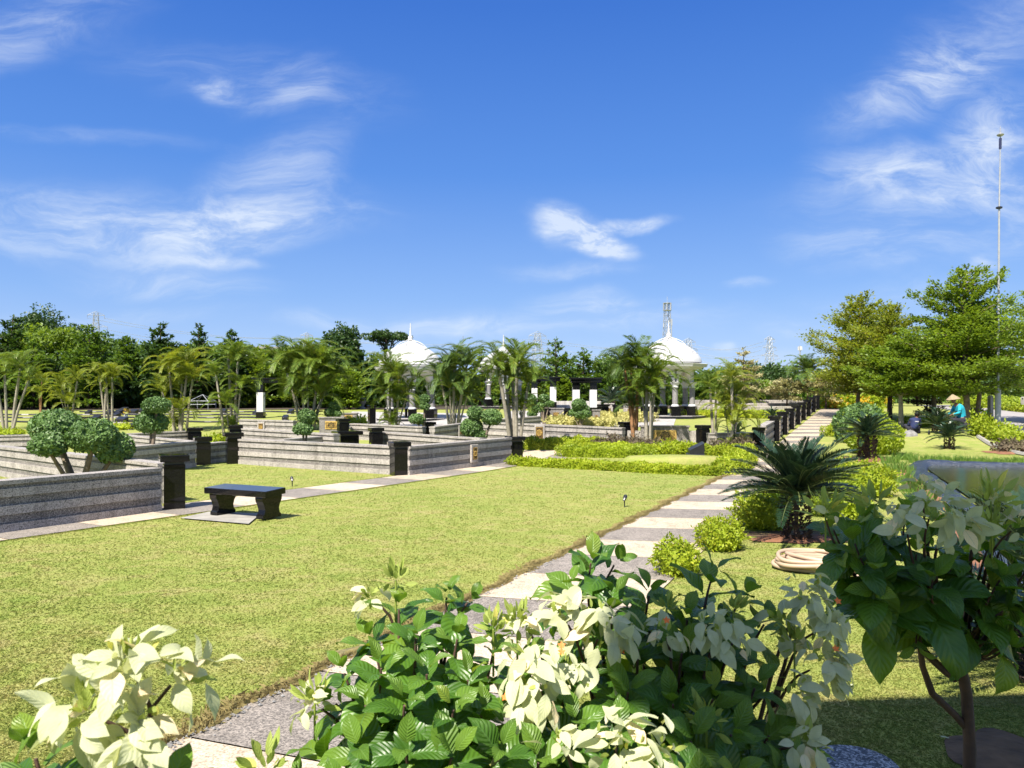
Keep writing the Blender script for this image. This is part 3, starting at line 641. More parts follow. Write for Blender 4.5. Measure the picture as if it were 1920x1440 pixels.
px_wall((449, 786), (550, 789), 'low striped wall with a plaque below the white pergola column at left', .75, plaques=[(.42, .24, .34, .42)])
# centre right plots
px_wall((905, 791), (1167, 802), 'long striped wall with a framed bronze plaque behind the low yellow hedge', .80, plaques=[(.44, .34, .48, .46)])
px_wall((925, 787), (1014, 780), 'raised dark-faced wall left of the two black and white pergola columns', .7)
px_pillar(1022, 793, 766, 'black pillar left of the plaque stele near the pergola', 17)
px_pillar(1060, 791, 765, 'black pillar right of the plaque stele near the pergola', 15)
px_pillar(1172, 831, 791, 'black pillar behind the palm with red stems', 21, rz=.44)
px_pillar(1318, 840, 797, 'black pillar right of the gold plaque stele', 23, rz=.44)
px_pillar(1424, 843, 801, 'black pillar at the near end of the wall along the main path', 25, rz=-.44)
px_wall((1330, 812), (1414, 811), 'striped wall behind the leafy palm clump, between two black pillars', .62)
px_pillar(1118, 788, 762, 'black pillar beside the right pergola column', 15)
px_pillar(1131, 786, 758, 'black planter block right of the pergola', 19)
px_pillar(1155, 786, 759, 'black pillar between the pergola and the right gazebo palms', 11)
px_pillar(697, 795, 760, 'black pillar at the left of the left gazebo platform', 15)
def stele(px, py, top, wpx, label, pw, ph, pz, gold=True):
    p = G(px, py); h = hpx(top, p.y)-p.z; w = wpx*p.y/F; t = thing('memorial_stele', label, 'memorial', p, -.08, 'memorial steles')
    mb = MB(); mb.box((0, 0, h/2-.1), (w, .3, h+.1), bev=.01); s = mb.build('slab', MT['gran_light'] if h > .9 else MT['gran_dark'], t)
    mb = MB(); mb.box((0, 0, h-.03), (w+.08, .38, .07), bev=.01); mb.build('coping', MT['gran_light'] if h > .9 else MT['gran_dark'], t)
    plaque(Vector((0, -.165, pz*h)), 0, 1, pw*w, ph*h, t); return t, w, h
t, w_, h_ = stele(1246, 838, 798, 88, 'wide grey stele with a gold plaque bearing a round black emblem', .48, .52, .54)
for s, nm in ((-1, 'wing'), (1, 'wing')):
    mb = MB(); mb.box((s*(w_/2+.26), .05, h_*.38), (.52, .24, h_*.76), bev=.008); mb.build(nm, MT['gran_light'], t)
stele(623, 812, 782, 46, 'grey stele with a dark gold plaque beside the palms left of the left gazebo', .5, .5, .5)
stele(655, 791, 774, 30, 'dark stele with a plaque left of the left gazebo platform', .5, .5, .5)
stele(1043, 792, 765, 28, 'dark stele with a bronze plaque standing between two black pillars', .4, .4, .5)
stele(1142, 784, 756, 17, 'narrow grey stele with a small plaque right of the pergola', .34, .34, .5)
stele(1180, 786, 757, 22, 'grey stele half hidden behind the palm with red stems', .34, .34, .5)
stele(1118, 797, 768, 14, 'small grey stele below the right pergola column', .34, .3, .5)
# wall and pillars stepping along the main path
SY = [29.3, 32.4, 35.4, 38.4, 41.6, 45, 48.5, 52.5, 56.5]
names = ['nearest', 'second', 'third', 'fourth', 'fifth', 'sixth', 'seventh', 'eighth', 'farthest']
for i, Y in enumerate(SY):
    x, y = pl(Y)-np.array([.30, 0]); p = Vector((x, y, float(H(x, y))))
    if i: pillar(p, f'{names[i]} black pillar along the left edge of the main path, counted from the big cycad', 1.05, .42, rz=-.44, group='black pillars along the main path')
    if i < len(SY)-1:
        x2, y2 = pl(SY[i+1])-np.array([.30, 0]); d = np.array([x2-x, y2-y]); d /= np.linalg.norm(d)
        planter_wall((x+d[0]*.24, y+d[1]*.24, float(H(x, y))), (x2-d[0]*.24, y2-d[1]*.24, float(H(x2, y2))), f'{names[i]} wall panel along the left edge of the main path, counted from the big cycad', .85, group='wall panels along the main path')
# far terrace steps
for k, (a, b, z, lab) in enumerate([((1305, 762), (1480, 765), 0, 'lowest long pale terrace step beyond the right gazebo lawn'), ((1308, 756), (1490, 758), 1, 'middle long pale terrace step beyond the right gazebo lawn'), ((1312, 750), (1500, 752), 2, 'topmost long pale terrace step beyond the right gazebo lawn')]):
    Y = 56+2.2*k; p0, p1 = at(a[0], Y), at(b[0], Y+2); z0 = hpx(a[1], Y)-p0.z
    mb = MB(); d = p1-p0; mb.box(((p0.x+p1.x)/2, (p0.y+p1.y)/2, p0.z+z0/2-.1), (d.length, 2.0, z0+.2), math.atan2(d.y, d.x), 0, bev=.02)
    c = (p0+p1)/2; o = mb.build('terrace_step', MT['gran_light'], loc=c); tag(o, lab, 'step', 'terrace steps beyond the lawn')
for k, (py, lab) in enumerate([(766, 'lowest pale step behind the pergola columns'), (759, 'middle pale step behind the pergola columns'), (752, 'topmost pale step behind the pergola columns')]):
    Y = 52+1.4*k; p0, p1 = at(1035-3*k, Y), at(1125, Y); h = max(.1, hpx(py, Y)-p0.z); mb = MB(); mb.box(((p0.x+p1.x)/2, Y, p0.z+h/2-.1), (p1.x-p0.x, 1.4, h+.2), 0, bev=.02)
    o = mb.build('terrace_step', MT['plaza'], loc=(p0+p1)/2); tag(o, lab, 'step', 'steps behind the pergola')

# ================================================================== GAZEBOS
def gazebo(loc, label, rz=0, sc=1, spread=1.0, ncol=6, colh=2.05):
    t = thing('gazebo', label, 'gazebo', loc, rz, 'white domed gazebos', sc)
    mb = MB(); mb.lathe([(2.35, -.6), (2.35, .08), (2.2, .08), (2.2, .16)], 8, rot=R(22.5)); mb.build('platform', MT['black_matt'], t)
    mb = MB(); mb.lathe([(2.17, .1), (2.17, .175)], 8, rot=R(22.5)); mb.build('floor', MT['plaza'], t)
    rr = 1.42
    for k in range(ncol):
        a = R(-90+k*360/ncol); x, y = rr*math.cos(a), rr*math.sin(a)
        mb = MB(); mb.box((x, y, .45), (.52, .52, .58), a, bev=.012); mb.build('pedestal', MT['black'], t)
        mb = MB(); mb.lathe([(.23, .74), (.23, .79), (.19, .84), (.17, .86)], 20, (x, y, 0)); mb.build('column_base', MT['white'], t)
        mb = MB(); mb.lathe([(.165, .85), (.16, 1.85)], 20, (x, y, 0)); mb.build('column', MT['column'], t, smooth=False)
        mb = MB(); mb.lathe([(.17, 1.84), (.2, 1.87), (.17, 1.92), (.19, 2.0), (.28, 2.12), (.30, 2.18)], 20, (x, y, 0)); mb.build('capital', MT['white'], t)
    # arched panels between the columns
    for k in range(ncol):
        a0, a1 = R(-90+k*360/ncol), R(-90+(k+1)*360/ncol); A = np.array([rr*math.cos(a0), rr*math.sin(a0)]); B = np.array([rr*math.cos(a1), rr*math.sin(a1)])
        L = np.linalg.norm(B-A); d = (B-A)/L; nn = np.array([d[1], -d[0]]); mb = MB(); th = .13; pts = []
        z0, zt = 2.18, 2.98; ar = .40*L
        top = []; arc = []
        for q in range(13):
            u = math.pi*(1-q/12); xx = L/2+ar*math.cos(u); zz = z0+.62*math.sin(u)**.9 if 0 < q < 12 else z0
            arc.append((xx, zz)); top.append((L*q/12, zt))
        V_ = []
        for s in (-1, 1):
            for (xx, zz) in arc+top: p = A+d*xx+nn*th*s; V_.append((p[0], p[1], zz))
            for xx in (0, L): p = A+d*xx+nn*th*s; V_.append((p[0], p[1], z0))
        f = []; m = 28
        for q in range(12): f.append((q, q+1, 14+q, 13+q)); f.append((m+q+1, m+q, m+13+q, m+14+q)); f.append((q+1, q, m+q, m+q+1))
        f += [(26, 0, 13), (12, 27, 25), (m, m+26, m+13), (m+27, m+12, m+25), (0, 26, m+26, m), (27, 12, m+12, m+27)]
        mb.add(V_, f); mb.build('arch', MT['cream'], t)
    mb = MB(); mb.lathe([(1.6, 2.94), (1.95, 2.97), (2.0, 3.06), (2.24, 3.08), (2.30, 3.22), (2.34, 3.26), (2.2, 3.29), (1.5, 3.30)], 8, rot=R(22.5)); mb.build('cornice', MT['white'], t)
    mb = MB(); mb.lathe([(1.46, 3.26), (1.48, 3.34), (1.42, 3.38)], 32); mb.build('drum', MT['white'], t)
    prof = [(1.40*math.cos(u)**.9, 1.52*math.sin(u)**1.04) for u in np.linspace(0, math.pi/2*.93, 18)]; prof[-1] = (.13, 1.58)
    wobf = lambda a, p: p[:, 0][:, None]*(1-.018*np.abs(np.cos(4*a))[None, :]**6)
    mb = MB(); mb.lathe(prof, 48, wob=wobf); d = mb.build('dome', MT['dome'], t, smooth=True); d.location = (0, 0, 3.36)
    mb = MB()
    for k in range(8):
        a = k*math.pi/4+.39; mb.tube([(r_*1.0*math.cos(a), r_*1.0*math.sin(a), z) for r_, z in prof], .022, 5)
    mb.build('rib', MT['white'], d)
    mb = MB(); mb.lathe([(.15, 4.88), (.19, 4.94), (.11, 4.99), (.16, 5.07), (.11, 5.14), (.05, 5.18), (.045, 5.5), (.02, 5.95)], 16); mb.build('finial', MT['white'], t, smooth=True)
    return t
def at_g(px, py, Y=None):
    p = G(px, py) if Y is None else at(px, Y); return p
p = G(1262, 784); gz = gazebo((p.x, p.y+1.3, p.z-.05), 'white domed gazebo on the right, below the telecom tower', .06, 1.03)
p = G(764, 789); dup(gz, (p.x, p.y+1.3, p.z-.05), .2, .98, 'white domed gazebo on the left, behind two palm clumps')
p = at(944, 62); dup(gz, (p.x, p.y, p.z-.02), .1, 1.0, 'half hidden white domed gazebo in the middle, its dome behind a palm crown')
# ================================================================== PERGOLA FRAMES
def pcol(t, x, y, h, w=.40, f=(.35, .80)):
    mb = MB(); mb.box((x, y, h*f[0]/2-.1), (w*1.15, w*1.15, h*f[0]+.2), bev=.01); mb.build('column_base', MT['black'], t)
    mb = MB(); mb.box((x, y, h*(f[0]+f[1])/2), (w, w, h*(f[1]-f[0])), bev=.006); mb.build('column_shaft', MT['white'], t)
    mb = MB(); mb.box((x, y, h*(f[1]+1)/2), (w*1.02, w*1.02, h*(1-f[1])), bev=.006); mb.build('column_top', MT['black'], t)
def pergola(p, label, cols, h, x0, x1, depth=.6, rz=0, f=(.35, .80)):
    t = thing('pergola', label, 'pergola', p, rz, 'black and white pergola frames')
    for x in cols: pcol(t, x, 0, h, .40, f)
    mb = MB(); mb.box(((x0+x1)/2, 0, h+.06), (x1-x0, depth, .17), bev=.015); mb.box(((x0+x1)/2, 0, h+.19), (x1-x0+.16, depth+.2, .09), bev=.015); mb.box(((x0+x1)/2, 0, h-.05), (x1-x0-.1, depth*.8, .05)); mb.build('beam', MT['black'], t); return t
p = G(1097, 790); k = p.y/F; pergola(p, 'black and white pergola frame of two columns in the centre right', [-17*k, 15*k], hpx(716, p.y)-p.z, -27*k, 30*k, .7)
p = at(1037, 51); k = 51/F; pergola(p, 'black and white pergola frame of one visible column in front of the dark trees', [0], hpx(713, 51)-p.z, -24*k, 13*k, .7)
p = at(1002, 54); k = 54/F; pergola(p, 'far black and white pergola column partly behind a drooping palm', [0], hpx(717, 54)-p.z, -12*k, 12*k, .6)
p = G(489, 784); k = p.y/F; pergola(p, 'white pergola column with a black base standing alone at the left', [0], hpx(716, p.y)-p.z, -9*k, 60*k, .6, f=(.17, .71))

# ================================================================== BENCH AND LAWN THINGS
bA, bB, bC = G(398, 969), G(491, 977), G(420, 951)
ax = (bB-bA); ax.z = 0; bl = ax.length+.26; rz = math.atan2(ax.y, ax.x)
dep = .46; nrm_ = Vector((-math.sin(rz), math.cos(rz), 0)); bc = (bA+bB)/2+nrm_*dep*.42; bc.z = float(H(bc.x, bc.y))+.03
tb = thing('stone_bench', 'black polished stone bench on a paved patch beside the cross path', 'bench', bc, rz)
mb = MB(); mb.box((0, 0, .415), (bl, dep, .10), bev=.008); mb.build('seat', MT['black'], tb).rotation_euler = (R(3.0), 0, 0)
for s in (-1, 1):
    mb = MB(); x = s*(bl/2-.17); pts = []
    for z, ins in ((0, .0), (.05, .0), (.07, .03), (.14, .05), (.22, .025), (.28, -.012), (.33, -.02), (.365, -.012)): pts.append((z, dep*.44-ins))
    V_ = []
    for sx in (-.075, .075):
        for z, yy in pts: V_ += [(x+sx, -yy, z), (x+sx, yy, z)]
    m = len(pts)*2; f = []
    for i in range(len(pts)-1):
        a = 2*i; f += [(a, a+2, a+3, a+1), (m+a+1, m+a+3, m+a+2, m+a), (a, m+a, m+a+2, a+2), (a+3, m+a+3, m+a+1, a+1)]
    f += [(0, 1, m+1, m), (m-2, 2*m-2, 2*m-1, m-1)]
    mb.add(V_, f); mb.build('leg', MT['black'], tb)
o = quadsheet('paving', [G(338, 974), G(466, 985), G(490, 965), G(392, 962)], MT['concrete'], .024)
def spotlight(px, py, label):
    p = G(px, py); t = thing('garden_light', label, 'garden light', p, random.uniform(0, 6), 'small garden spotlights')
    mb = MB(); mb.tube([(0, 0, -.05), (0, 0, .13)], .012, 6); mb.build('spike', MT['black_matt'], t)
    mb = MB(); mb.tube([(-.03, 0, .12), (0, 0, .15), (.05, .01, .19), (.07, .012, .20)], [.02, .032, .038, .03], 8); mb.build('head', MT['black_matt'], t); return t
spotlight(548, 912, 'tiny garden spotlight on the grass behind the bench')
spotlight(1171, 951, 'tiny garden spotlight on the big lawn beside the main path')
p = G(1305, 868); mb = MB()       # wedge shaped headstone on a grassy mound between the hedges
t = thing('headstone', 'black wedge headstone on the grass mound between the yellow hedges', 'headstone', p, -.12)
k = p.y/F; w = 27*k; mb.add([(-w/2, -.25, .28), (w/2, -.25, .28), (w/2, .25, .28), (-w/2, .25, .28), (-w/2, -.25, .40), (w/2, -.25, .62), (w/2, .25, .66), (-w/2, .25, .44)], [(3, 2, 1, 0), (4, 5, 6, 7), (0, 1, 5, 4), (1, 2, 6, 5), (2, 3, 7, 6), (3, 0, 4, 7)]); mb.build('slab', MT['black_matt'], t)
mb = MB(); mb.box((-.02, 0, .23), (w*1.15, .7, .12), bev=.02); mb.build('plinth', MT['black_matt'], t)
c = G(1262, 872); mb = MB(); aw, ah = 1.5, .62
mb.lathe([(1.55, -.1), (1.52, .16), (1.35, .26), (.7, .29), (.01, .30)], 32); o = mb.build('grass_mound', MT['grass'], smooth=True); o.location = c; o.scale = (1.0, .55, 1); o['kind'] = 'structure'
# flat black grave markers on the far left lawn
marks = [(166, 776, 8, 'front left by the palms'), (217, 781, 12, 'left of the slim palms'), (179, 787, 14, 'beside the yellow palm stems'), (228, 790, 18, 'largest, right of the slim palms'), (222, 775, 13, 'behind the largest one'), (250, 774, 13, 'left of the two-ball topiary'), (232, 770, 12, 'in the far row'), (206, 776, 9, 'between the slim palm stems'), (246, 803, 12, 'tilted, nearest the topiary'), (146, 790, 7, 'under the yellow palm'), (265, 772, 10, 'at the edge of the upper topiary ball'), (535, 786, 10, 'behind the low plaque wall'), (545, 774, 9, 'left of the centre palm clump'), (480, 776, 9, 'right of the palm at the pergola column'), (420, 773, 9, 'behind the tall left palms')]
for i, (px, py, w, wh) in enumerate(marks):
    p = G(px, py+2); k = p.y/F; t = thing('grave_marker', f'small black grave marker on the far lawn, {wh}', 'grave marker', p, random.uniform(-.15, .15), 'black grave markers on the far lawn')
    mb = MB(); mb.box((0, 0, .1), (w*k, .5, .2), bev=.02); v = mb.v[-1]; v[v[:, 1] > 0, 2] += .12*(v[v[:, 1] > 0, 2] > .05); mb.build('slab', MT['black_matt'], t)
    mb = MB(); mb.box((0, -.05, -.03), (w*k*1.2, .75, .1), bev=.02); mb.build('base', MT['concrete'], t)
# thin dark strips standing in for shadow lines along the grave rows
for i, (a, b, py) in enumerate([(-20, 470, 792), (-20, 490, 784), (-10, 500, 778.5), (150, 560, 773)]):
    pts = [at(a+(b-a)*q/40, G((a+b)/2, py).y+.25*math.sin(i+q*.7)) for q in range(41)]; mb = MB(); mb.tube([(q.x, q.y, q.z+.03) for q in pts], .07, 5)
    tag(mb.build('kerb', MT['black_matt'], loc=pts[0]), f'{["nearest", "second", "third", "farthest"][i]} thin dark strip standing in for a shadow line across the far left grave lawn', 'kerb', 'shadow strips on the grave lawn')
# flowers by graves / white urns
p = G(236, 787); t = thing('vase', 'white vase of flowers beside the largest grave marker on the far lawn', 'vase', p); mb = MB(); mb.lathe([(.06, 0), (.12, .12), (.09, .3), (.13, .36)], 12); mb.build('pot', MT['white'], t); 
mb = MB(); P_ = rng.normal(0, .09, (40, 3))+np.array([0, 0, .48]); mb.leaves(P_, unit(P_-np.array([0, 0, .3])), unit(rng.normal(0, 1, (40, 3))), .1, .07); mb.build('flowers', MT['canna'], t)
p = at(677, 58); t = thing('urn', 'pale stone urn on the ground behind the left palms, before the dark wood', 'urn', p); mb = MB(); mb.lathe([(.35, 0), (.35, .12), (.2, .2), (.38, .55), (.42, .75), (.22, .95), (.25, 1.05)], 16); mb.build('body', MT['concrete'], t)

# ================================================================== RIGHT SIDE
p = G(1871, 812); hh = hpx(248, p.y)-p.z; t = thing('flagpole', 'very tall white flagpole beside the road at the right', 'flagpole', p)
mb = MB(); mb.tube([(0, 0, -.1), (0, 0, 2.05)], .13, 12); mb.build('sleeve', MT['galv'], t)
k = hh/14; mb = MB(); mb.tube([(0, 0, 2), (.03, 0, hh*.36), (.06, 0, hh*.74)], [.058, .052, .046], 10); mb.tube([(.06, 0, hh*.74), (.10, 0, hh*.885)], .036, 8); mb.tube([(.10, 0, hh*.88), (.115, 0, hh*.985)], .026, 8); mb.build('pole', MT['galv'], t)
mb = MB(); mb.lathe([(.07, 0), (.14, .03), (.14, .09), (.07, .12)], 12, (.06, 0, hh*.745)); mb.build('collar', MT['black_matt'], t)
mb = MB(); mb.tube([(.112, 0, hh*.945), (.118, 0, hh*.98)], .06, 8); mb.build('halyard_cover', MT['navy'], t)
mb = MB(); mb.lathe([(.02, 0), (.13, .05), (.16, .10), (.09, .16), (.03, .2), (.012, .5)], 14, (.118, 0, hh*.985)); mb.build('finial', MT['steel'], t)
def post(px, py, top, w, label, m, name='concrete_post', round_=False):
    p = G(px, py); h = hpx(top, p.y)-p.z; k = p.y/F; t = thing(name, label, 'post', p)
    mb = MB()
    if round_: mb.tube([(0, 0, -.1), (0, 0, h)], w*k/2, 10)
    else: mb.box((0, 0, h/2-.05), (w*k, w*k, h+.1), .3, taper=.92, bev=.015)
    mb.build('shaft', m, t); mb = MB(); mb.box((0, 0, h+.02), (w*k*.7, w*k*.7, .05), .3); mb.build('cap', m, t); return t
post(1857, 800, 743, 8, 'rough grey concrete post left of the flagpole', MT['concrete'])
post(1919, 772, 745, 7, 'grey concrete post at the right edge across the road', MT['concrete'])
p = G(1849, 790); t = thing('litter_bin', 'green plastic litter bin hung beside the concrete post by the road', 'bin', p, .2); k = p.y/F; zb = hpx(782, p.y)-p.z
mb = MB(); mb.box((0, 0, zb+6*k), (7.5*k, 6*k, 12*k), 0, taper=1.12, bev=.02); mb.build('body', MT['greenplastic'], t)
mb = MB(); mb.tube([(-5*k, 0, 0), (-5*k, 0, zb+11*k), (0, 0, zb+12*k), (5*k, 0, zb+11*k), (5*k, 0, 0)], .03, 6); mb.build('frame', MT['galv'], t)
c = G(1707, 817); mb = MB(); mb.lathe([(.55, -.05), (.52, .1), (.38, .2), (.15, .25), (.02, .26)], 16, wob=lambda a, p: p[:, 0][:, None]*(1+.12*np.sin(2*a+1)+.08*np.sin(5*a))[None, :]); o = mb.build('boulder', MT['rock'], loc=(0, 0, 0), smooth=True); o.location = c; tag(o, 'flat grey boulder on the grass in front of the person in navy', 'rock')
kb = [G(1822, 808), G(1836, 822), G(1858, 836), G(1885, 846), G(1912, 853), G(1960, 862)]; mb = MB(); mb.tube([(q.x, q.y, q.z+.04) for q in kb], .09, 6); o = mb.build('kerb', MT['concrete'], loc=kb[0]); tag(o, 'curved pale concrete kerb on the right between lawn and planting bed', 'kerb')
p = at(1527, 63); mb = MB(); mb.lathe([(.01, -.5), (.42, -.48), (.48, .0), (.42, .48), (.3, .5), (.3, .3), (.01, .28)], 20); o = mb.build('concrete_pipe', MT['concrete']); o.location = p+Vector((2.2, 0, .45)); o.rotation_euler = (R(90), 0, 0); tag(o, 'short concrete pipe lying on the grass at the far end of the main path', 'pipe')
# speckled stone disc, bottom edge
p = G(1604, 1456); t = thing('stone_stool', 'round speckled blue-grey stone disc on the shaded grass at the bottom edge', 'stool', p)
mb = MB(); mb.lathe([(.205, -.03), (.21, .02), (.21, .05), (.195, .065), (.01, .068)], 40); mb.build('top', MT['gran_blue'], t)
# coiled hose
c = G(1556, 1068); t = thing('hose', 'coil of thick cream hose lying on the grass near the big cycad', 'hose', c, .0); mb = MB()
r_ = np.random.default_rng(5)
for q in range(12):
    lay = q//5; ph = r_.uniform(0, 6); rx = .64-.05*(q % 5)-.03*lay+r_.normal(0, .025); ry = .36-.03*(q % 5)-.02*lay+r_.normal(0, .02); ox, oy = r_.normal(0, .045, 2); th = np.linspace(0, 2*math.pi*1.03, 72)
    mb.tube(np.stack([ox+rx*np.cos(th+ph)*(1+.05*np.sin(3*th+q)), oy+ry*np.sin(th+ph)*(1+.08*np.sin(2*th+q)), .028+.05*lay+.016*np.sin(2*th+q*1.7)+.006*(q % 5)+.02], -1), .024, 9)
th = np.linspace(0, 1, 20); mb.tube(np.stack([.05+.55*th, -.55+.35*th+.04*np.sin(3*th), .03+.05*th], -1), .03, 9)
mb.build('coil', MT['hose'], t, smooth=True)

# ================================================================== PEOPLE
def skinned(name, chains, mat, parent, sub=1):
    """chains: list of (points, radii); the first point of later chains may repeat an earlier vertex so limbs join"""
    vs, es, rs = [], [], []; look = {}
    for pts, rad in chains:
        prev = None
        for p, r_ in zip(pts, rad):
            key = tuple(round(x, 4) for x in p)
            if key not in look: look[key] = len(vs); vs.append(p); rs.append(r_)
            i = look[key]
            if prev is not None and prev != i: es.append((prev, i))
            prev = i
    me = bpy.data.meshes.new(name); me.from_pydata(vs, es, []); o = bpy.data.objects.new(name, me); COL.objects.link(o); o.parent = parent
    sk = o.modifiers.new('skin', 'SKIN'); sk.use_smooth_shade = True
    lay = me.skin_vertices[0].data if me.skin_vertices else None
    if lay is None:
        me.skin_vertices.new(name='skin') if hasattr(me.skin_vertices, 'new') else None; lay = me.skin_vertices[0].data
    for i, r_ in enumerate(rs): lay[i].radius = (r_, r_) if np.isscalar(r_) else r_
    lay[0].use_root = True
    s = o.modifiers.new('sub', 'SUBSURF'); s.levels = sub; s.render_levels = sub+1
    me.materials.append(mat); return o
def hand(base, fwd, side, up):
    """short finger chains out of a palm"""
    base, fwd, side, up = map(Vector, (base, fwd, side, up)); ch = []; palm = base+fwd*.085
    ch.append(([tuple(base), tuple(palm)], [.024, (.036)]))
    for k, (o_, l) in enumerate(((-.030, .065), (-.010, .075), (.010, .07), (.030, .055))):
        a = palm+side*o_; b = a+fwd*l*.55-up*.008; c_ = b+fwd*l*.4-up*.03; ch.append(([tuple(palm), tuple(a), tuple(b), tuple(c_)], [.036, .011, .010, .008]))
    a = base+fwd*.03-side*.038; ch.append(([tuple(base), tuple(a), tuple(a+fwd*.04-side*.012-up*.01)], [.024, .013, .010])); return ch
def head(parent, c, r, face, lift=0):
    """skull with brow, nose, mouth, ears; face = yaw it looks to"""
    m = MB(); c = Vector(c); fx, fy_ = math.cos(face), math.sin(face)
    def wob(a, p): return p[:, 0][:, None]*np.ones(len(a))
    prof = [(.02, -.115), (.05, -.108), (.068, -.07), (.078, -.02), (.082, .03), (.074, .075), (.05, .105), (.015, .118)]
    m.lathe([(q*r, z*r) for q, z in prof], 20, tuple(c), 0)
    f = lambda u, v, z: (c.x+fx*u*r-fy_*v*r, c.y+fy_*u*r+fx*v*r, c.z+z*r)
    m.tube([f(.075, 0, .02), f(.096, 0, -.015), f(.078, 0, -.028)], [.010*r, .016*r, .008*r], 6, 0)
    for s in (-1, 1): m.tube([f(0, .078*s, .03), f(-.008, .092*s, .0), f(0, .078*s, -.035)], [.012*r, .018*r, .01*r], 6, 0)
    for s in (-1, 1): m.tube([f(.072, .020*s, .012), f(.074, .042*s, .012)], .008*r, 6, 1)
    m.tube([f(.074, -.022, -.055), f(.08, 0, -.057), f(.074, .022, -.055)], .006*r, 6, 1)
    return m.build('head', [MT['skin'], MT['hair']], parent, smooth=True)
# seated person in teal with a conical straw hat, bending forward to the left over some work
p = G(1803, 812); tp = thing('person', 'person in a teal shirt and conical straw hat, sitting and working with their hands', 'person', p, 0, None, 1.18)
hip = (0, 0, .46)
body = [([hip, (-.02, 0, .62), (-.05, .0, .80), (-.12, 0, .98), (-.20, 0, 1.06), (-.25, 0, 1.12)], [.15, .145, .155, .15, .07, .055])]
for s in (-1, 1):
    sh = (-.15, .17*s, 1.0); el = (-.24, .24*s, .74); wr = (-.47, .16*s, .66); body.append(([(-.12, 0, .98), sh, el, wr], [.15, .062, .043, .028])); body += hand(wr, (-1, -.15*s, -.25), (0, s, 0), (0, 0, 1))
    kn = (-.42, .14*s, .50); an = (-.40, .16*s, .10); body.append(([hip, (-.06, .10*s, .47), kn, an, (-.52, .17*s, .05)], [.15, .095, .065, .045, .035]))
skinned('body', body, MT['skin'], tp)
shirt = [([hip, (-.02, 0, .62), (-.05, .0, .80), (-.12, 0, .98), (-.18, 0, 1.045)], [.175, .17, .185, .175, .09])]
for s in (-1, 1): shirt.append(([(-.12, 0, .98), (-.15, .17*s, 1.0), (-.24, .24*s, .74), (-.42, .18*s, .665)], [.175, .085, .065, .05]))
skinned('shirt', shirt, MT['teal'], tp)
tr = []
for s in (-1, 1): tr.append(([(0, 0, .44), (-.06, .10*s, .46), (-.42, .14*s, .50), (-.40, .16*s, .14)], [.165, .115, .085, .062]))
skinned('trousers', tr, MT['trouser'], tp)
head(tp, (-.30, 0, 1.22), 1.0, math.pi)
mb = MB(); mb.lathe([(.24, 0), (.235, .012), (.13, .10), (.03, .175), (.005, .185)], 28); ht = mb.build('hat', MT['straw'], tp, smooth=True); ht.location = (-.31, 0, 1.25); ht.rotation_euler = (0, R(-8), 0)
p2 = G(1806, 812); ts = thing('stool', 'low dark seat under the person in the straw hat', 'stool', (p2.x, p2.y+.02, p2.z), .2, None, 1.18); mb = MB(); mb.box((0, 0, .31), (.42, .42, .06), bev=.01); mb.build('seat', MT['bark_dark'], ts)
for sx in (-.17, .17):
    for sy in (-.17, .17): mb = MB(); mb.box((sx, sy, .13), (.05, .05, .32)); mb.build('leg', MT['bark_dark'], ts)
# person in navy seen from behind, sitting on the ground and leaning right
p = G(1714, 813); tp = thing('person', 'person in a navy jacket sitting on the grass with their back turned', 'person', p)
hip = (0, 0, .14)
body = [([hip, (.02, .02, .32), (.05, .05, .48), (.10, .09, .60), (.15, .12, .66), (.19, .15, .70)], [.16, .155, .165, .15, .075, .058])]
for s in (-1, 1):
    sh = (.08+.17*s, .08, .60); el = (.10+.26*s, .16, .36); wr = (.14+.14*s, .40, .28); body.append(([(.10, .09, .60), sh, el, wr], [.15, .062, .045, .03])); body += hand(wr, (-.3*s, 1, -.3), (s, 0, 0), (0, 0, 1))
    kn = (.22*s+.05, .42, .36); an = (.16*s, .62, .06); body.append(([hip, (.11*s, .06, .14), kn, an, (.17*s, .76, .04)], [.16, .10, .068, .045, .035]))
skinned('body', body, MT['skin'], tp)
sh_ = [([hip, (.02, .02, .32), (.05, .05, .48), (.10, .09, .60), (.135, .11, .645)], [.19, .185, .195, .175, .10])]
for s in (-1, 1): sh_.append(([(.10, .09, .60), (.08+.17*s, .08, .60), (.10+.26*s, .16, .36), (.14+.16*s, .36, .29)], [.175, .085, .068, .05]))
jk = skinned('jacket', sh_, MT['navy'], tp)
tr = []
for s in (-1, 1): tr.append(([(0, 0, .13), (.11*s, .06, .14), (.22*s+.05, .42, .36), (.16*s, .60, .10)], [.175, .12, .088, .062]))
skinned('trousers', tr, MT['trouser'], tp)
head(tp, (.23, .19, .82), 1.0, R(70)); mb = MB(); mb.lathe([(.03, -.07), (.085, -.06), (.095, .02), (.082, .085), (.05, .118), (.01, .128)], 18, (.222, .172, .825)); mb.build('hair', MT['hair'], tp, smooth=True)
mb = MB()
for i, (w, z) in enumerate(((.16, .535), (.15, .515))): mb.box((.05, -.125, z), (w, .012, .012))
mb.build('back_print', MT['whitecloth'], jk)
# dark bag beside them
c = G(1742, 815); mb = MB(); mb.lathe([(.16, -.02), (.2, .06), (.18, .14), (.09, .2), (.02, .21)], 16, wob=lambda a, p: p[:, 0][:, None]*(1+.15*np.sin(2*a)+.06*np.sin(5*a))[None, :]); o = mb.build('bag', MT['black_matt'], smooth=True); o.location = c; o.scale = (1.5, 1, 1); tag(o, 'slumped black bag on the grass between the two seated people', 'bag')

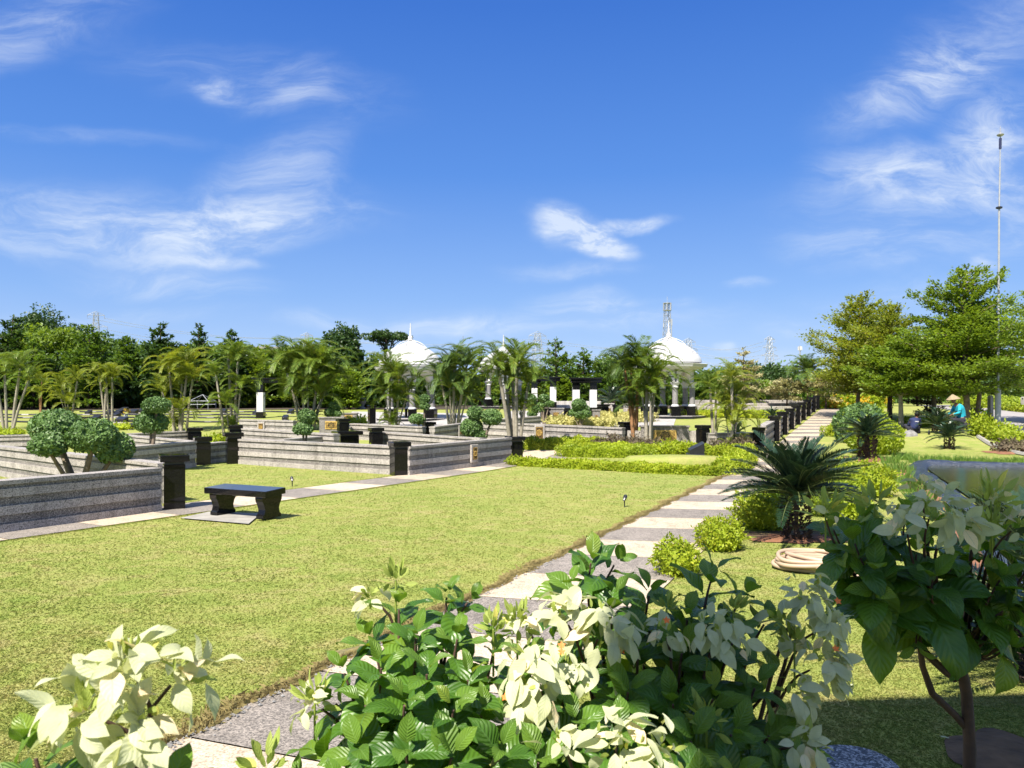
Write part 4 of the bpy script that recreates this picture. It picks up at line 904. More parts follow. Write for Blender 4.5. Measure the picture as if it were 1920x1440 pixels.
# ================================================================== TOWERS AND PYLONS
def lattice(t, h, w0, w1, n, r, m, name='lattice'):
    mb = MB(); W_ = lambda z: w0+(w1-w0)*z/h
    for sx, sy in ((-1, -1), (1, -1), (1, 1), (-1, 1)): mb.bar((sx*w0/2, sy*w0/2, 0), (sx*w1/2, sy*w1/2, h), r)
    for i in range(n):
        za, zb = h*i/n, h*(i+1)/n; a, b = W_(za)/2, W_(zb)/2
        c0 = [(-a, -a), (a, -a), (a, a), (-a, a)]; c1 = [(-b, -b), (b, -b), (b, b), (-b, b)]
        for k in range(4):
            j = (k+1) % 4; mb.bar((*c0[k], za), (*c1[j], zb), r*.6, n=3); mb.bar((*c0[j], za), (*c1[k], zb), r*.6, n=3); mb.bar((*c1[k], zb), (*c1[j], zb), r*.6, n=3)
    return mb.build(name, m, t)
Y = 190.; k = Y/F; p = at(1251, Y); hh = hpx(568, Y)-p.z; t = thing('telecom_tower', 'tall telecom tower with white panel antennas behind the right gazebo', 'tower', p, .3)
lattice(t, hh, 2.8, 1.0, 16, .075, MT['steel'])
for kx in range(6):
    a = kx*math.pi/3; mb = MB(); mb.box((.95*math.cos(a)*1.05, .95*math.sin(a)*1.05, hh-.9), (.26, .14, 1.8), a); mb.build('panel_antenna', MT['galv'], t)
mb = MB(); mb.lathe([(1.0, hh-1.9), (1.0, hh-1.8)], 12); mb.lathe([(1.0, hh-.1), (1.0, hh)], 12); mb.bar((0, 0, hh), (0, 0, hh+1.6), .05); mb.build('head_frame', MT['galv'], t)
for kx, (z, a) in enumerate(((hh-4.2, .3), (hh-5.5, 2.6), (hh-7, 4.4), (hh-8.5, 1.0), (hh-9, 5.5))):
    mb = MB(); mb.box((.85*math.cos(a), .85*math.sin(a), z), (.25, .25, .9), a); mb.build('radio_unit', MT['galv'], t)
Y = 175.; p = at(1259, Y); t = thing('antenna_mast', 'slim white antenna mast right beside the telecom tower', 'mast', p); zt = hpx(598, Y)-p.z; mb = MB(); mb.bar((0, 0, 0), (0, 0, zt), .12, n=6); mb.build('pole', MT['galv'], t); mb = MB(); mb.box((0, 0, zt-.8), (.36, .3, 1.5)); mb.build('antenna', MT['galv'], t)
pyl = []
def pylon(px, top, Y, label, wk=1, arms=((.0, .9), (.13, 1.2), (.26, 1.5))):
    p = at(px, Y); h = hpx(top, Y)-p.z; t = thing('power_pylon', label, 'pylon', p, .35, 'power pylons on the horizon'); s = h/20*wk
    lattice(t, h, 4.2*s, 1.0*s, 12, .10*Y/300, MT['galv'])
    for d, w in arms:
        mb = MB(); z = h*(1-d)-.6*s; ww = w*2.4*s
        for q in (-1, 1): mb.bar((0, 0, z), (q*ww, 0, z), .1*Y/300); mb.bar((0, 0, z+1.1*s), (q*ww, 0, z), .08*Y/300); mb.bar((q*ww, 0, z), (q*ww, 0, z-1.0*s), .07*Y/300)
        mb.build('cross_arm', MT['galv'], t); pyl.append((p+Vector((0, 0, z-.8*s)), ww))
    return t
pylon(180, 587, 260, 'lattice power pylon above the trees at the far left', .8)
pylon(575, 626, 300, 'lattice power pylon above the trees left of the left gazebo', .8)
pylon(1008, 625, 300, 'lattice power pylon in the centre with wide stacked arms', 1.25)
pylon(1291, 637, 300, 'lattice power pylon right of the right dome', 1.2)
pylon(1443, 633, 280, 'lattice power pylon between the variegated tree and the right tree group', .9)
for i, (a, b) in enumerate(((0, 3), (3, 6), (6, 9), (9, 12))):
    mb = MB()
    for q in range(3):
        for s in (-1, 1):
            A, wa = pyl[a+q]; B, wb = pyl[b+q]; A = A+Vector((s*wa, 0, 0)); B = B+Vector((s*wb, 0, 0)); mb.tube([A.lerp(B, u)+Vector((0, 0, -5*4*u*(1-u)*.5)) for u in np.linspace(0, 1, 16)], .055, 3)
    o = mb.build('power_line', MT['galv'], loc=pyl[a][0]); tag(o, f'{["leftmost span of thin power lines, between the far left and second pylons", "span of thin power lines above the left and middle domes", "span of thin power lines behind the right dome", "rightmost span of thin power lines toward the variegated tree"][i]}', 'power line', 'spans of power line')
p = at(1500, 110); t = thing('lamp_mast', 'slim white lamp mast left of the right tree group', 'mast', p); zt = hpx(648, 110)-p.z; mb = MB(); mb.bar((0, 0, 0), (0, 0, zt), .10, n=6); mb.build('pole', MT['galv'], t); mb = MB()
for a in range(4): mb.box((.22*math.cos(a*1.57), .22*math.sin(a*1.57), zt-.4), (.14, .14, .55), a)
mb.build('head', MT['white'], t)
p = at(868, 120); t = thing('antenna_mast', 'needle thin mast right of the left dome', 'mast', p); mb = MB(); mb.bar((0, 0, 0), (0, 0, hpx(630, 120)-p.z), .05, n=5); mb.build('pole', MT['steel'], t); mb = MB(); mb.box((0, 0, .3), (.5, .5, .6)); mb.build('base', MT['concrete'], t)
p = at(380, 57); t = thing('tent_frame', 'white metal tent frame among the palms at the edge of the dark wood', 'tent frame', p, .1); k = 57/F; mb = MB(); hw = 17*k; zz = hpx(752, 57)-p.z; zt = hpx(740, 57)-p.z
for sx in (-hw, hw):
    for sy in (-1, 1): mb = MB(); mb.bar((sx, sy, 0), (sx, sy, zz), .02); mb.build('post', MT['galv'], t)
mb = MB()
for sy in (-1, 1): mb.bar((-hw, sy, zz), (hw, sy, zz), .025); mb.bar((-hw, sy, zz-.25), (hw, sy, zz-.25), .02); mb.bar((-hw, sy, zz), (0, 0, zt), .025); mb.bar((hw, sy, zz), (0, 0, zt), .025)
for sx in (-hw, hw): mb.bar((sx, -1, zz), (sx, 1, zz), .03)
mb.build('roof_frame', MT['galv'], t)
p = at(470, 110); mb = MB(); mb.box((0, 0, 4.4), (26, 4, .5)); 
for q in (-9, 0, 9): mb.box((q, 0, 2.1), (.8, 1.6, 4.6))
o = mb.build('flyover', MT['concrete']); z_ = hpx(655, 110)-p.z-4.4; o.location = p+Vector((0, 0, z_)); tag(o, 'dark flat roofline glimpsed above the trees at the left', 'bridge')
# ================================================================== PALMS
def frond(mb, az, el0, droop, L, nl, ll, lw, r, base=(0, 0, 0), vee=.35, mat=0, rmat=1, hang=.5, tw=0.0, rr=.012, fwd=None):
    m = 14; t = np.linspace(0, 1, m); el = el0-droop*t**1.4; ds = L/(m-1)
    hx = np.concatenate([[0], np.cumsum(np.cos(el[:-1])*ds)]); hz = np.concatenate([[0], np.cumsum(np.sin(el[:-1])*ds)])
    az_ = az+tw*t*t; P = np.stack([np.cos(az_)*hx, np.sin(az_)*hx, hz], -1)+np.array(base)
    mb.tube(P[::2] if m > 10 else P, np.linspace(rr, rr*.25, len(P[::2])), 4, rmat, cap=False)
    tt = np.repeat(np.linspace(.16, .995, nl), 2)+r.normal(0, .006, nl*2); sd = np.tile([-1, 1], nl)
    tt = np.clip(tt, 0, 1); Q = np.stack([np.interp(tt, t, P[:, k]) for k in range(3)], -1); T = unit(np.gradient(P, axis=0)); Tq = unit(np.stack([np.interp(tt, t, T[:, k]) for k in range(3)], -1))
    S_ = unit(np.cross(Tq, np.array([0, 0, 1.0])+1e-3)); U_ = np.cross(S_, Tq)
    prof = np.sin(np.pi*(.12+.83*tt))**.6
    fw = (.45 if fwd is None else fwd)+.9*tt; dr = unit(S_*sd[:, None]+Tq*fw[:, None]+U_*vee+np.array([0, 0, -1.0])*hang*r.uniform(.5, 1.5, (len(tt), 1)))
    mb.leaves(Q, dr, unit(U_+r.normal(0, .25, U_.shape)), ll*prof*r.uniform(.85, 1.12, len(tt)), lw*r.uniform(.8, 1.2, len(tt)), mat, .05)
def palm_crown(seed, nf=12, L=1.0, nl=24, ll=.30, lw=.035, up=True, hang=.5):  # feather crown
    r = np.random.default_rng(seed); mb = MB()
    for k in range(nf):
        e = R(85-62*(k/(nf-1))**1.1+r.normal(0, 5)); frond(mb, k*2.4+r.normal(0, .25), e, R(r.uniform(80, 135)), L*r.uniform(.85, 1.18), nl, ll, lw, r, hang=hang*r.uniform(.5, 1.6), tw=r.normal(0, .3), fwd=.75)
    return mb
CROWN = {}
for mn in ('palm', 'palm_y', 'palm_d'):
    for v in range(3):
        o = palm_crown(40+v, 13+v, 1.0, 62, .25, .0145, hang=.34).build('crown', [MT[mn], MT['palm_y']]); CROWN[mn, v] = o.data; bpy.data.objects.remove(o)
_pc = [0]
def palm(px, base_py, label, stems, mat='palm', Y=None, bark='palm_bark', group='feather palms', low=0):
    """stems: (dx px at the crown, crown centre py, frond length px, dx px at the foot)"""
    p = G(px, base_py) if Y is None else at(px, Y); k = p.y/F; t = thing('palm_tree', label, 'palm', p, 0, group); r = random.Random(px*7+base_py)
    for (dx, cy, fl, fx) in stems:
        zc = hpx(cy, p.y)-p.z; a = np.array([fx*k, r.uniform(-.25, .25), -.1]); b = np.array([dx*k, r.uniform(-.4, .4), zc]); m_ = (a+b)/2+np.array([(fx-dx)*k*.18, 0, 0])
        pts = [a*(1-u)**2+m_*2*u*(1-u)+b*u*u for u in np.linspace(0, 1, 9)]; th = max(.03, min(.065, zc*.022)); mb = MB(); mb.tube(pts, np.linspace(th*1.25, th*.8, 9), 8, 0)
        cs = [b-np.array([0, 0, .28*fl*k]), b+np.array([0, 0, .05])]; mb.tube(cs, [th*1.15, th*.6], 7, 1); mb.build('trunk', [MT[bark], MT['stem']], t, smooth=True)
        _pc[0] += 1; c = bpy.data.objects.new('crown', CROWN[mat, _pc[0] % 3]); COL.objects.link(c); c.parent = t; c.location = b; c.rotation_euler = (r.uniform(-.12, .12), r.uniform(-.12, .12), r.uniform(0, 6.28)); s = fl*k*1.22; c.scale = (s, s, s*r.uniform(1.0, 1.2))
    for q in range(low):
        _pc[0] += 1; c = bpy.data.objects.new('sucker', CROWN[mat, _pc[0] % 3]); COL.objects.link(c); c.parent = t; s = stems[0][2]*k*r.uniform(.55, .85); c.location = (r.uniform(-.3, .3), r.uniform(-.3, .3), .05+.3*r.random()); c.rotation_euler = (0, 0, r.uniform(0, 6)); c.scale = (s*.8, s*.8, s*1.2)
    return t
palm(10, 806, 'slim palm cut by the left edge', [(-6, 702, 42, 0), (-24, 690, 40, -8)], 'palm')
palm(24, 806, 'tall slim palm second from the left edge', [(18, 692, 46, -6), (32, 714, 38, 0)], 'palm', Y=36)
palm(80, 772, 'slim single palm right of the two edge palms', [(0, 716, 24, 0), (-2, 738, 24, -1)], 'palm_y', bark='palm_red')
palm(128, 785, 'bushy low yellow-green palm above the big cloud-pruned bush', [(12, 715, 30, 8), (-8, 728, 30, -4), (4, 758, 34, 0), (-20, 748, 28, -8)], 'palm_y', low=1)
palm(200, 792, 'clump of slim palms with bare pale stems on the left grave lawn', [(-12, 704, 34, -6), (2, 708, 30, 0), (-4, 726, 28, -2), (16, 708, 32, 12)], 'palm_y')
palm(338, 808, 'broad yellowing palm clump behind the two-ball topiary', [(-18, 698, 46, -8), (12, 690, 48, 4), (28, 712, 42, 12), (-34, 735, 36, -10), (0, 720, 44, 0), (6, 775, 42, 4)], 'palm_y', low=2)
palm(432, 812, 'tall palm clump with thin stems left of the white pergola column', [(-6, 672, 44, 0), (12, 678, 46, 6), (-22, 705, 30, -10), (20, 728, 40, 10), (-2, 760, 38, 0)], 'palm', low=2)
palm(578, 806, 'densest and widest palm clump, in the middle left', [(-38, 700, 62, -12), (-12, 685, 66, -5), (20, 692, 66, 6), (38, 712, 60, 10), (0, 722, 62, 0), (-22, 742, 54, -8), (24, 748, 56, 8)], 'palm', low=3)
palm(738, 806, 'palm clump in front of the left gazebo', [(-8, 700, 52, -6), (12, 712, 52, 4), (24, 742, 44, 8), (-20, 735, 44, -6), (2, 755, 46, 0)], 'palm', low=2)
palm(848, 812, 'dark thick palm clump right of the left dome', [(-22, 712, 54, -4), (4, 692, 60, 2), (26, 696, 58, 8), (-4, 728, 52, -2), (30, 740, 48, 10), (8, 752, 46, 4)], 'palm_d', low=0)
palm(963, 818, 'palm with four bare pale stems behind the flared pillar', [(-30, 690, 52, -4), (-16, 704, 54, -2), (6, 690, 60, 4), (28, 718, 52, 10), (-2, 712, 46, 2), (14, 768, 42, 14)], 'palm', Y=27.5)
palm(1190, 832, 'palm with red crown stems in front of the black pillar', [(-20, 692, 56, -2), (4, 682, 58, 3), (-8, 700, 50, 0), (-4, 768, 46, 1)], 'palm_d', Y=30, bark='palm_red')
palm(1214, 840, 'palm arching over the front of the right dome', [(2, 702, 60, -2), (14, 716, 58, 6), (6, 738, 50, 4), (-6, 745, 46, 0)], 'palm', Y=29)
palm(1336, 838, 'small slender palm right of the right gazebo', [(-2, 726, 38, 4), (2, 736, 30, 3)], 'palm', Y=29)
palm(1372, 842, 'leafy light green palm clump by the near end of the path wall', [(-4, 715, 42, 0), (10, 740, 40, 4), (-8, 768, 46, -4), (8, 778, 44, 4), (0, 796, 40, 0)], 'palm_y', Y=28, low=3)
palm(1512, 757, 'date palm with drooping grey-green fronds beyond the far pillars', [(2, 700, 44, 2), (4, 703, 40, 2)], 'palm_d', Y=58, bark='bark')

# ================================================================== CYCADS
def cycad(p, label, Rr, th, tr, nf=44, nl=44, seed=1, mat='cycad', lw=.011):
    r = np.random.default_rng(seed); t = thing('cycad', label, 'cycad', p, r.uniform(0, 6), 'cycads'); mb = MB()
    prof = [(tr*1.05, -.06), (tr*.98, .05), (tr*.9, th*.4), (tr*1.02, th*.75), (tr*.95, th*.95), (tr*.4, th*1.06)]
    mb.lathe(prof, 22, smooth if False else (0, 0, 0), wob=lambda a, pr: pr[:, 0][:, None]*(1+r.normal(0, .035, (len(pr), len(a)))))
    n = int(260*max(1, th/.5)); a = r.uniform(0, 6.28, n); z = r.uniform(0, th, n); rad = np.interp(z, [q[1] for q in prof], [q[0] for q in prof]); Q = np.stack([rad*np.cos(a), rad*np.sin(a), z], -1)
    o_ = np.stack([np.cos(a), np.sin(a), 0*a+.9], -1); mb.leaves(Q-o_*.02, o_, unit(np.stack([-np.sin(a)*.1, np.cos(a)*.1, 0*a+1], -1)), tr*.42*r.uniform(.6, 1.3, n), tr*.28, 0, .4)
    mb.build('trunk', MT['bark_dark'], t)
    mb = MB()
    for k in range(nf):
        q = (k+.5)/nf; e = max(R(4), R(82-76*q**.9+r.normal(0, 5))); frond(mb, k*2.39996+r.normal(0, .15), e, R(r.uniform(30, 54)), Rr*r.uniform(.95, 1.15)*(1 if q > .25 else .8), int(nl*1.6), Rr*.175, lw, r, base=(0, 0, th*1.0), vee=.5, hang=.04, rr=Rr*.011)
    mb.build('crown', [MT[mat], MT['stem']], t); return t
p = G(1493, 1012); cycad(p, 'big dark cycad on a thick scaly trunk beside the striped path', 1.02, .62, .19, 70, 56, 3, lw=.016)
p = G(1626, 862); cycad(p, 'medium cycad in front of the clipped box ball', .98, .75, .27, 50, 40, 4, lw=.02)
p = G(1780, 842); cycad(p, 'small cycad on the sunny mound by the pond', .80, .42, .18, 34, 30, 5, lw=.024)
p = G(1757, 812); cycad(p, 'cycad with upright fronds beside the person in teal', 1.05, .35, .2, 26, 32, 6, lw=.028)
p = Vector((3.55, 5.0, float(H(3.55, 5.0)))); cycad(p, 'dark shaded cycad behind the flowering shrub at the right edge', 1.05, .55, .2, 46, 60, 8, lw=.011)
p = G(1380, 822); cycad(p, 'low dark cycad tuft behind the wall beside the leafy palm clump', .8, .15, .15, 22, 22, 9, lw=.03)
p = at(1493, 46); p = G(1490, 792); cycad(Vector((p.x-.9, p.y+1, p.z)), 'small dark cycad behind the third pillar along the main path', .7, .3, .15, 20, 20, 10, lw=.035)
p = G(1147, 780); cycad(p, 'dark cycad in a black planter right of the pergola', 1.25, .9, .2, 26, 26, 11, lw=.04)

# ================================================================== CLIPPED AND LOW SHRUBS
def shell(n, c, rad, r, jit=.10, flat=-.75, noisek=.10, seed=0):
    """points and outward normals on a lumpy ellipsoid, without its underside"""
    u = unit(r.normal(0, 1, (int(n*1.7), 3))); u = u[u[:, 2] > flat][:n]; rad = np.array(rad)
    lump = 1+noisek*np.sin(u[:, 0]*7+seed)*np.cos(u[:, 1]*6+seed*2)+noisek*.6*np.sin(u[:, 2]*9+u[:, 0]*5+seed)
    rr = (lump*(1-np.abs(r.normal(0, jit, len(u)))))[:, None]; return np.array(c)+u*rad*rr, unit(u/rad)
def leafy(mb, P, Nn, L, Wd, r, mat=0, spread=.9):
    tdir = unit(np.cross(Nn, r.normal(0, 1, Nn.shape))); dr = unit(tdir*spread+Nn*r.uniform(.0, .9, (len(P), 1))+np.array([0, 0, .15])); nm = unit(Nn+r.normal(0, .45, Nn.shape))
    mb.leaves(P, dr, nm, L*r.uniform(.7, 1.25, len(P)), Wd*r.uniform(.75, 1.2, len(P)), mat)
def core(mb, c, rad, mat=0, n=12):
    th = np.linspace(-math.pi/2, math.pi/2, 7); c = tuple(c)
    b = MB(); b.lathe([(max(.01, math.cos(t)), math.sin(t)) for t in th], n); v = np.concatenate(b.v)*np.array(rad)*.88+np.array(c); f = np.concatenate([x for x in b.lv[:1]]).reshape(-1, 4); mb.bulk(v[:7*n], f[:6*n], mat)
def ball_tree(px, py, label, balls, trunk_to=None, Y=None, leafpx=5, mat='topiary', group='cloud-pruned topiary trees', name='topiary_tree', nk=1.0, dys=None):
    """balls: pixel centre x, y, half width, half height; foot at (px, py)"""
    p = G(px, py) if Y is None else at(px, Y); k = p.y/F; t = thing(name, label, 'topiary', p, 0, group); r = np.random.default_rng(int(px*3+py)); mb = MB()
    for i, (bx, by, rx, ry) in enumerate(balls):
        c = np.array([(bx-px)*k, dys[i] if dys else r.uniform(-.35, .35)*rx*k if len(balls) > 1 else 0, hpx(by, p.y)-p.z]); rad = (rx*k*.94, rx*k*.94, ry*k*.94); m = MB()
        core(m, c, rad); n = int(nk*min(4200, 7.5*4*rx*ry/(leafpx*leafpx*.5))); P_, N_ = shell(n, c, rad, r, .035, -.85, .035, i*1.7); leafy(m, P_, N_, leafpx*k*.95, leafpx*k*.72, r, spread=1.0)
        m.build('foliage_ball', MT[mat], t)
        end = c-np.array([0, 0, ry*k*.4]); foot = np.array([r.uniform(-.04, .04), 0, -.05]); md = foot*.45+end*.55; md[0] = foot[0]*.3+end[0]*.7*(.75)+r.uniform(-.04, .04)
        w = max(.035, min(.10, rx*k*.17)); mb.tube([foot*(1-u)**2+md*2*u*(1-u)+end*u*u for u in np.linspace(0, 1, 8)], np.linspace(w, w*.55, 8), 8)
    mb.build('trunk', MT['bark'], t, smooth=True); return t
ball_tree(150, 893, 'biggest cloud-pruned bush with four leafy domes on forked trunks behind the nearest wall', [(92, 803, 48, 34), (117, 832, 31, 23), (180, 818, 44, 33), (205, 842, 36, 30)], Y=15.2, leafpx=8.5, dys=[.25, -.45, -.1, .2])
ball_tree(282, 834, 'two-ball topiary on a short trunk behind the left walls', [(297, 761, 26, 16), (281, 793, 30, 23)], Y=21, leafpx=5.5)
ball_tree(571, 830, 'two stacked green balls on the pale wall in the middle left', [(574, 781, 16, 14), (569, 805, 19, 12)], Y=24, leafpx=4.5)
ball_tree(898, 826, 'four-ball topiary behind the plaque wall', [(892, 775, 16, 13), (922, 783, 20, 16), (884, 802, 22, 18), (899, 816, 15, 10)], Y=26.5, leafpx=4.5)
ball_tree(623, 786, 'small layered topiary behind the stele left of the left gazebo', [(628, 762, 11, 9), (621, 774, 13, 9), (632, 776, 9, 7)], Y=38, leafpx=4)
ball_tree(795, 800, 'thin yellow-green topiary by a black pillar before the left gazebo', [(797, 748, 9, 8), (797, 762, 9, 7), (782, 786, 16, 10), (795, 755, 6, 6)], Y=33, leafpx=4)
ball_tree(1020, 774, 'round dark topiary with three tiers left of the plaque stele', [(1020, 746, 10, 6), (1030, 757, 9, 6), (1014, 760, 9, 5)], Y=41, leafpx=4)
ball_tree(998, 782, 'dark leaning topiary beside the palm with four stems', [(992, 750, 14, 12), (1003, 766, 12, 10), (998, 776, 9, 7)], Y=39, leafpx=4)
ball_tree(1088, 790, 'dark topiary of lumpy balls in front of the right pergola', [(1085, 759, 14, 11), (1092, 776, 17, 10), (1096, 766, 9, 7), (1076, 774, 9, 7)], Y=39, leafpx=4)
def bush(px, py, rx, ry, label, mat='hedge', leafpx=5, n=None, Y=None, name='shrub', cat='shrub', group=None, fluff=.16, depth=None, nk=.16, stems=True):
    """one rounded shrub seen with half width rx and full height ry (px), foot row py"""
    p = G(px, py) if Y is None else at(px, Y); k = p.y/F; r = np.random.default_rng(int(px*5+py)); mb = MB(); h = ry*k; a = rx*k; d = a if depth is None else depth
    core(mb, (0, 0, h*.42), (a*.9, d*.9, h*.52)); n = n or int(min(8000, 10*rx*ry/(leafpx*leafpx*.5)))
    P_, N_ = shell(n, (0, 0, h*.42), (a*.98, d*.98, h*.56), r, fluff, -.9, nk, px*.1); P_[:, 2] = np.maximum(P_[:, 2], .01); leafy(mb, P_, N_, leafpx*k*1.35, leafpx*k*.75, r, spread=.7)
    if stems:
        m2 = max(30, n//18); P2, N2 = shell(m2, (0, 0, h*.42), (a*1.02, d*1.02, h*.62), r, .04, -.1, nk, px*.1)     # stray shoots above the mass
        for q in range(3): mb.leaves(P2+N2*q*leafpx*k*.5, unit(N2+r.normal(0, .5, N2.shape)), unit(r.normal(0, 1, N2.shape)), leafpx*k*1.2, leafpx*k*.6)
    o = mb.build(name, MT[mat]); o.location = p; return tag(o, label, cat, group)
def hedge(pts, w, h, label, mat='hedge', leaf=.055, dens=900, name='hedge', group='low clipped hedges', round_=.35, nz=.12):
    """long low hedge along a line of ground points"""
    P = [np.array((q[0], q[1])) for q in pts]; seg = [np.linalg.norm(b-a) for a, b in zip(P[:-1], P[1:])]; T = sum(seg); r = np.random.default_rng(int(P[0][0]*91+P[0][1]*37) % 99999); mb = MB()
    m = max(4, int(T/.3)); s = np.linspace(0, T, m+1); cum = np.concatenate([[0], np.cumsum(seg)]); X = np.interp(s, cum, [q[0] for q in P]); Yy = np.interp(s, cum, [q[1] for q in P])
    tx = np.gradient(X); ty = np.gradient(Yy); l = np.hypot(tx, ty); nx, ny = -ty/l, tx/l; V_ = []
    for (o_, z) in ((-.42, 0), (-.42, .62), (-.25, .84), (.25, .84), (.42, .62), (.42, 0)): V_.append(np.stack([X+nx*o_*w, Yy+ny*o_*w, H(X, Yy)+z*h], -1))
    V_ = np.concatenate(V_); mb.bulk(V_, [(q*(m+1)+i, (q+1)*(m+1)+i, (q+1)*(m+1)+i+1, q*(m+1)+i+1) for q in range(5) for i in range(m)])
    n = int(min(9000, dens*T*(w+1.6*h))); u = r.uniform(0, T, n); x0 = np.interp(u, cum, [q[0] for q in P]); y0 = np.interp(u, cum, [q[1] for q in P]); ax = np.interp(u, s, nx); ay = np.interp(u, s, ny)
    a = r.uniform(-.15, math.pi+.15, n); e = .55; ca = np.sign(np.cos(a))*np.abs(np.cos(a))**e; sa = np.abs(np.sin(a))**e*np.sign(np.sin(a))
    lump = 1+nz*np.sin(u*5.1+1)*np.sin(u*2.3)+nz*.8*np.sin(u*11+a*3)+r.normal(0, .07, n); off = ca*w/2*lump; z = np.maximum(.01, (sa*.95)*h*lump); px_, py_ = x0+ax*off, y0+ay*off
    Q = np.stack([px_, py_, H(px_, py_)+z], -1); Nn = unit(np.stack([ax*ca, ay*ca, np.maximum(sa, 0)+.25], -1)); leafy(mb, Q, Nn, leaf*1.3, leaf*.8, r, spread=.6)
    if len(P) > 1:
        for e_, pe in ((0, P[0]), (T, P[-1])):
            n2 = int(min(900, dens*w*h*1.5)); a = r.uniform(0, 6.28, n2); rr = np.sqrt(r.uniform(0, 1, n2)); Q = np.stack([pe[0]+rr*np.cos(a)*w*.5, pe[1]+rr*np.sin(a)*w*.5, H(pe[0], pe[1])+r.uniform(.02, .95, n2)*h], -1); leafy(mb, Q, unit(np.stack([np.cos(a), np.sin(a), a*0+.4], -1)), leaf*1.3, leaf*.8, r)
    o = mb.build(name, MT[mat], loc=(P[0][0], P[0][1], float(H(P[0][0], P[0][1])))); return tag(o, label, 'hedge', group)
hedge([G(975, 873), G(1110, 880), G(1250, 888), G(1352, 892)], .40, .22, 'front low yellow-green hedge along the far edge of the big lawn', dens=1500)
hedge([G(1362, 890), G(1390, 872), G(1392, 852)], .75, .34, 'short yellow hedge corner beside the striped path, right of the headstone', dens=1500)
hedge([G(1056, 856), G(1150, 857), G(1215, 858)], .6, .34, 'thick green-yellow hedge behind the front hedge, left of the grass mound', 'hedge_g', dens=1400)
hedge([G(1060, 849), G(1160, 851), G(1290, 853), G(1378, 854)], .7, .34, 'long yellow-green hedge in front of the gold plaque stele', dens=1300)
hedge([G(985, 843), G(1060, 843), G(1130, 842)], .7, .42, 'low yellow hedge at the foot of the long bronze plaque wall', dens=1300)
bush(955+10, 872, 15, 14, 'small yellow shrub beside the flared pillar', leafpx=4, group='small yellow shrubs')
bush(1120, 843, 18, 20, 'dull olive shrub at the end of the low yellow hedge', 'dryshrub', 4)
for i, (x, y, a, h, wh) in enumerate([(1150, 846, 24, 30, 'left of'), (1190, 848, 26, 28, 'around the stems of'), (1225, 850, 24, 26, 'right of')]): bush(x, y, a, h, f'dry purplish brown shrub {wh} the palms before the gold plaque stele', 'dryshrub', 4, fluff=.3, group='dry brown shrubs', nk=.3)
bush(1262, 852, 36, 24, 'rounded yellow-green shrub under the gold plaque', 'hedge', 4.5)
bush(1345, 853, 20, 26, 'brownish shrub at the foot of the leafy palm clump', 'dryshrub', 4, fluff=.3, nk=.3)
bush(1392, 850, 22, 28, 'dull green shrub beside the near path wall', 'dryshrub', 4.5, fluff=.25)
hedge([G(1040, 796), G(1085, 800), G(1145, 799)], 1.3, .42, 'pale yellow variegated hedge below the right pergola', 'hedge_p', .09, 420)
hedge([G(1128, 790), G(1180, 792), G(1215, 790)], 1.2, .50, 'pale yellow variegated hedge in front of the right gazebo platform', 'hedge_p', .09, 420)
bush(1043, 800, 20, 18, 'spiky pale variegated plant in front of the plaque stele', 'hedge_p', 5, fluff=.4, nk=.3)
hedge([G(1290, 781), G(1380, 783), G(1485, 785)], .9, .40, 'far yellow hedge across the lawn right of the right gazebo', dens=300, leaf=.10)
bush(1452, 805, 6, 10, 'tiny yellow shrub on the lawn beside the path wall', leafpx=3, group='small yellow shrubs')
bush(407, 835, 18, 20, 'bright yellow-green shrub between the two broad black pillars at left', leafpx=4.5)
bush(105, 892, 28, 17, 'bright yellow-green shrub at the foot of the biggest cloud-pruned bush', leafpx=5, Y=15.4)
hedge([at(20, 20.5), at(88, 20)], .8, .30, 'low mixed flower bed behind the biggest cloud-pruned bush', 'hedge_g', .06, 800)
bush(20, 818, 26, 12, 'low yellow plant at the foot of the left edge palms', leafpx=4)
bush(230, 805, 30, 9, 'flat yellow ground plant on the far lawn left of the two-ball topiary', leafpx=4)
bush(690, 846, 14, 20, 'yellow shrub between two black pillars of the second plot', leafpx=4.5, Y=25)
bush(842, 839, 12, 8, 'small red-tipped shrub inside the second plot behind the plaque wall', 'hedge_g', 4, Y=23.5)
bush(668, 797, 20, 14, 'small yellow-green shrub beside the dark pillar left of the left gazebo', 'hedge_g', 4)
# right of the path
bush(1268, 1078, 43, 66, 'small yellow-green shrub nearest the camera beside the path', 'hedge', 6, fluff=.17, nk=.16, group='yellow-green shrubs right of the path')
bush(1350, 1030, 44, 58, 'second yellow-green shrub beside the path, in front of the hose', 'hedge', 5.5, fluff=.13, nk=.13, group='yellow-green shrubs right of the path')
bush(1430, 990, 56, 68, 'wide shrub with bare brown twigs beside the path, left of the big cycad', 'hedge', 5.5, fluff=.14, nk=.14, group='yellow-green shrubs right of the path')
bush(1570, 968, 58, 72, 'broad yellow-green shrub just right of the big cycad trunk', 'hedge_g', 5.5, fluff=.14, nk=.14, group='yellow-green shrubs right of the path')
bush(1632, 930, 42, 60, 'yellow shrub right of the big cycad fronds', 'hedge', 5.2, fluff=.13, nk=.13, group='yellow-green shrubs right of the path')
bush(1570, 922, 62, 62, 'bright lime shrub behind the big cycad crown', 'hedge', 5.2, fluff=.13, nk=.13, group='yellow-green shrubs right of the path')
bush(1448, 940, 26, 36, 'pale grassy shrub behind the big cycad, at the path edge', 'tuft', 7, fluff=.4, nk=.3)
bush(1640, 862, 50, 70, 'clipped bright green box ball behind the medium cycad', 'hedge_g', 5, Y=27, fluff=.07, nk=.04, stems=False)
bush(1612, 832, 46, 72, 'large blue-green clipped ball beside the main path', 'topiary', 5.5, Y=31.5, fluff=.07, nk=.05, stems=False)
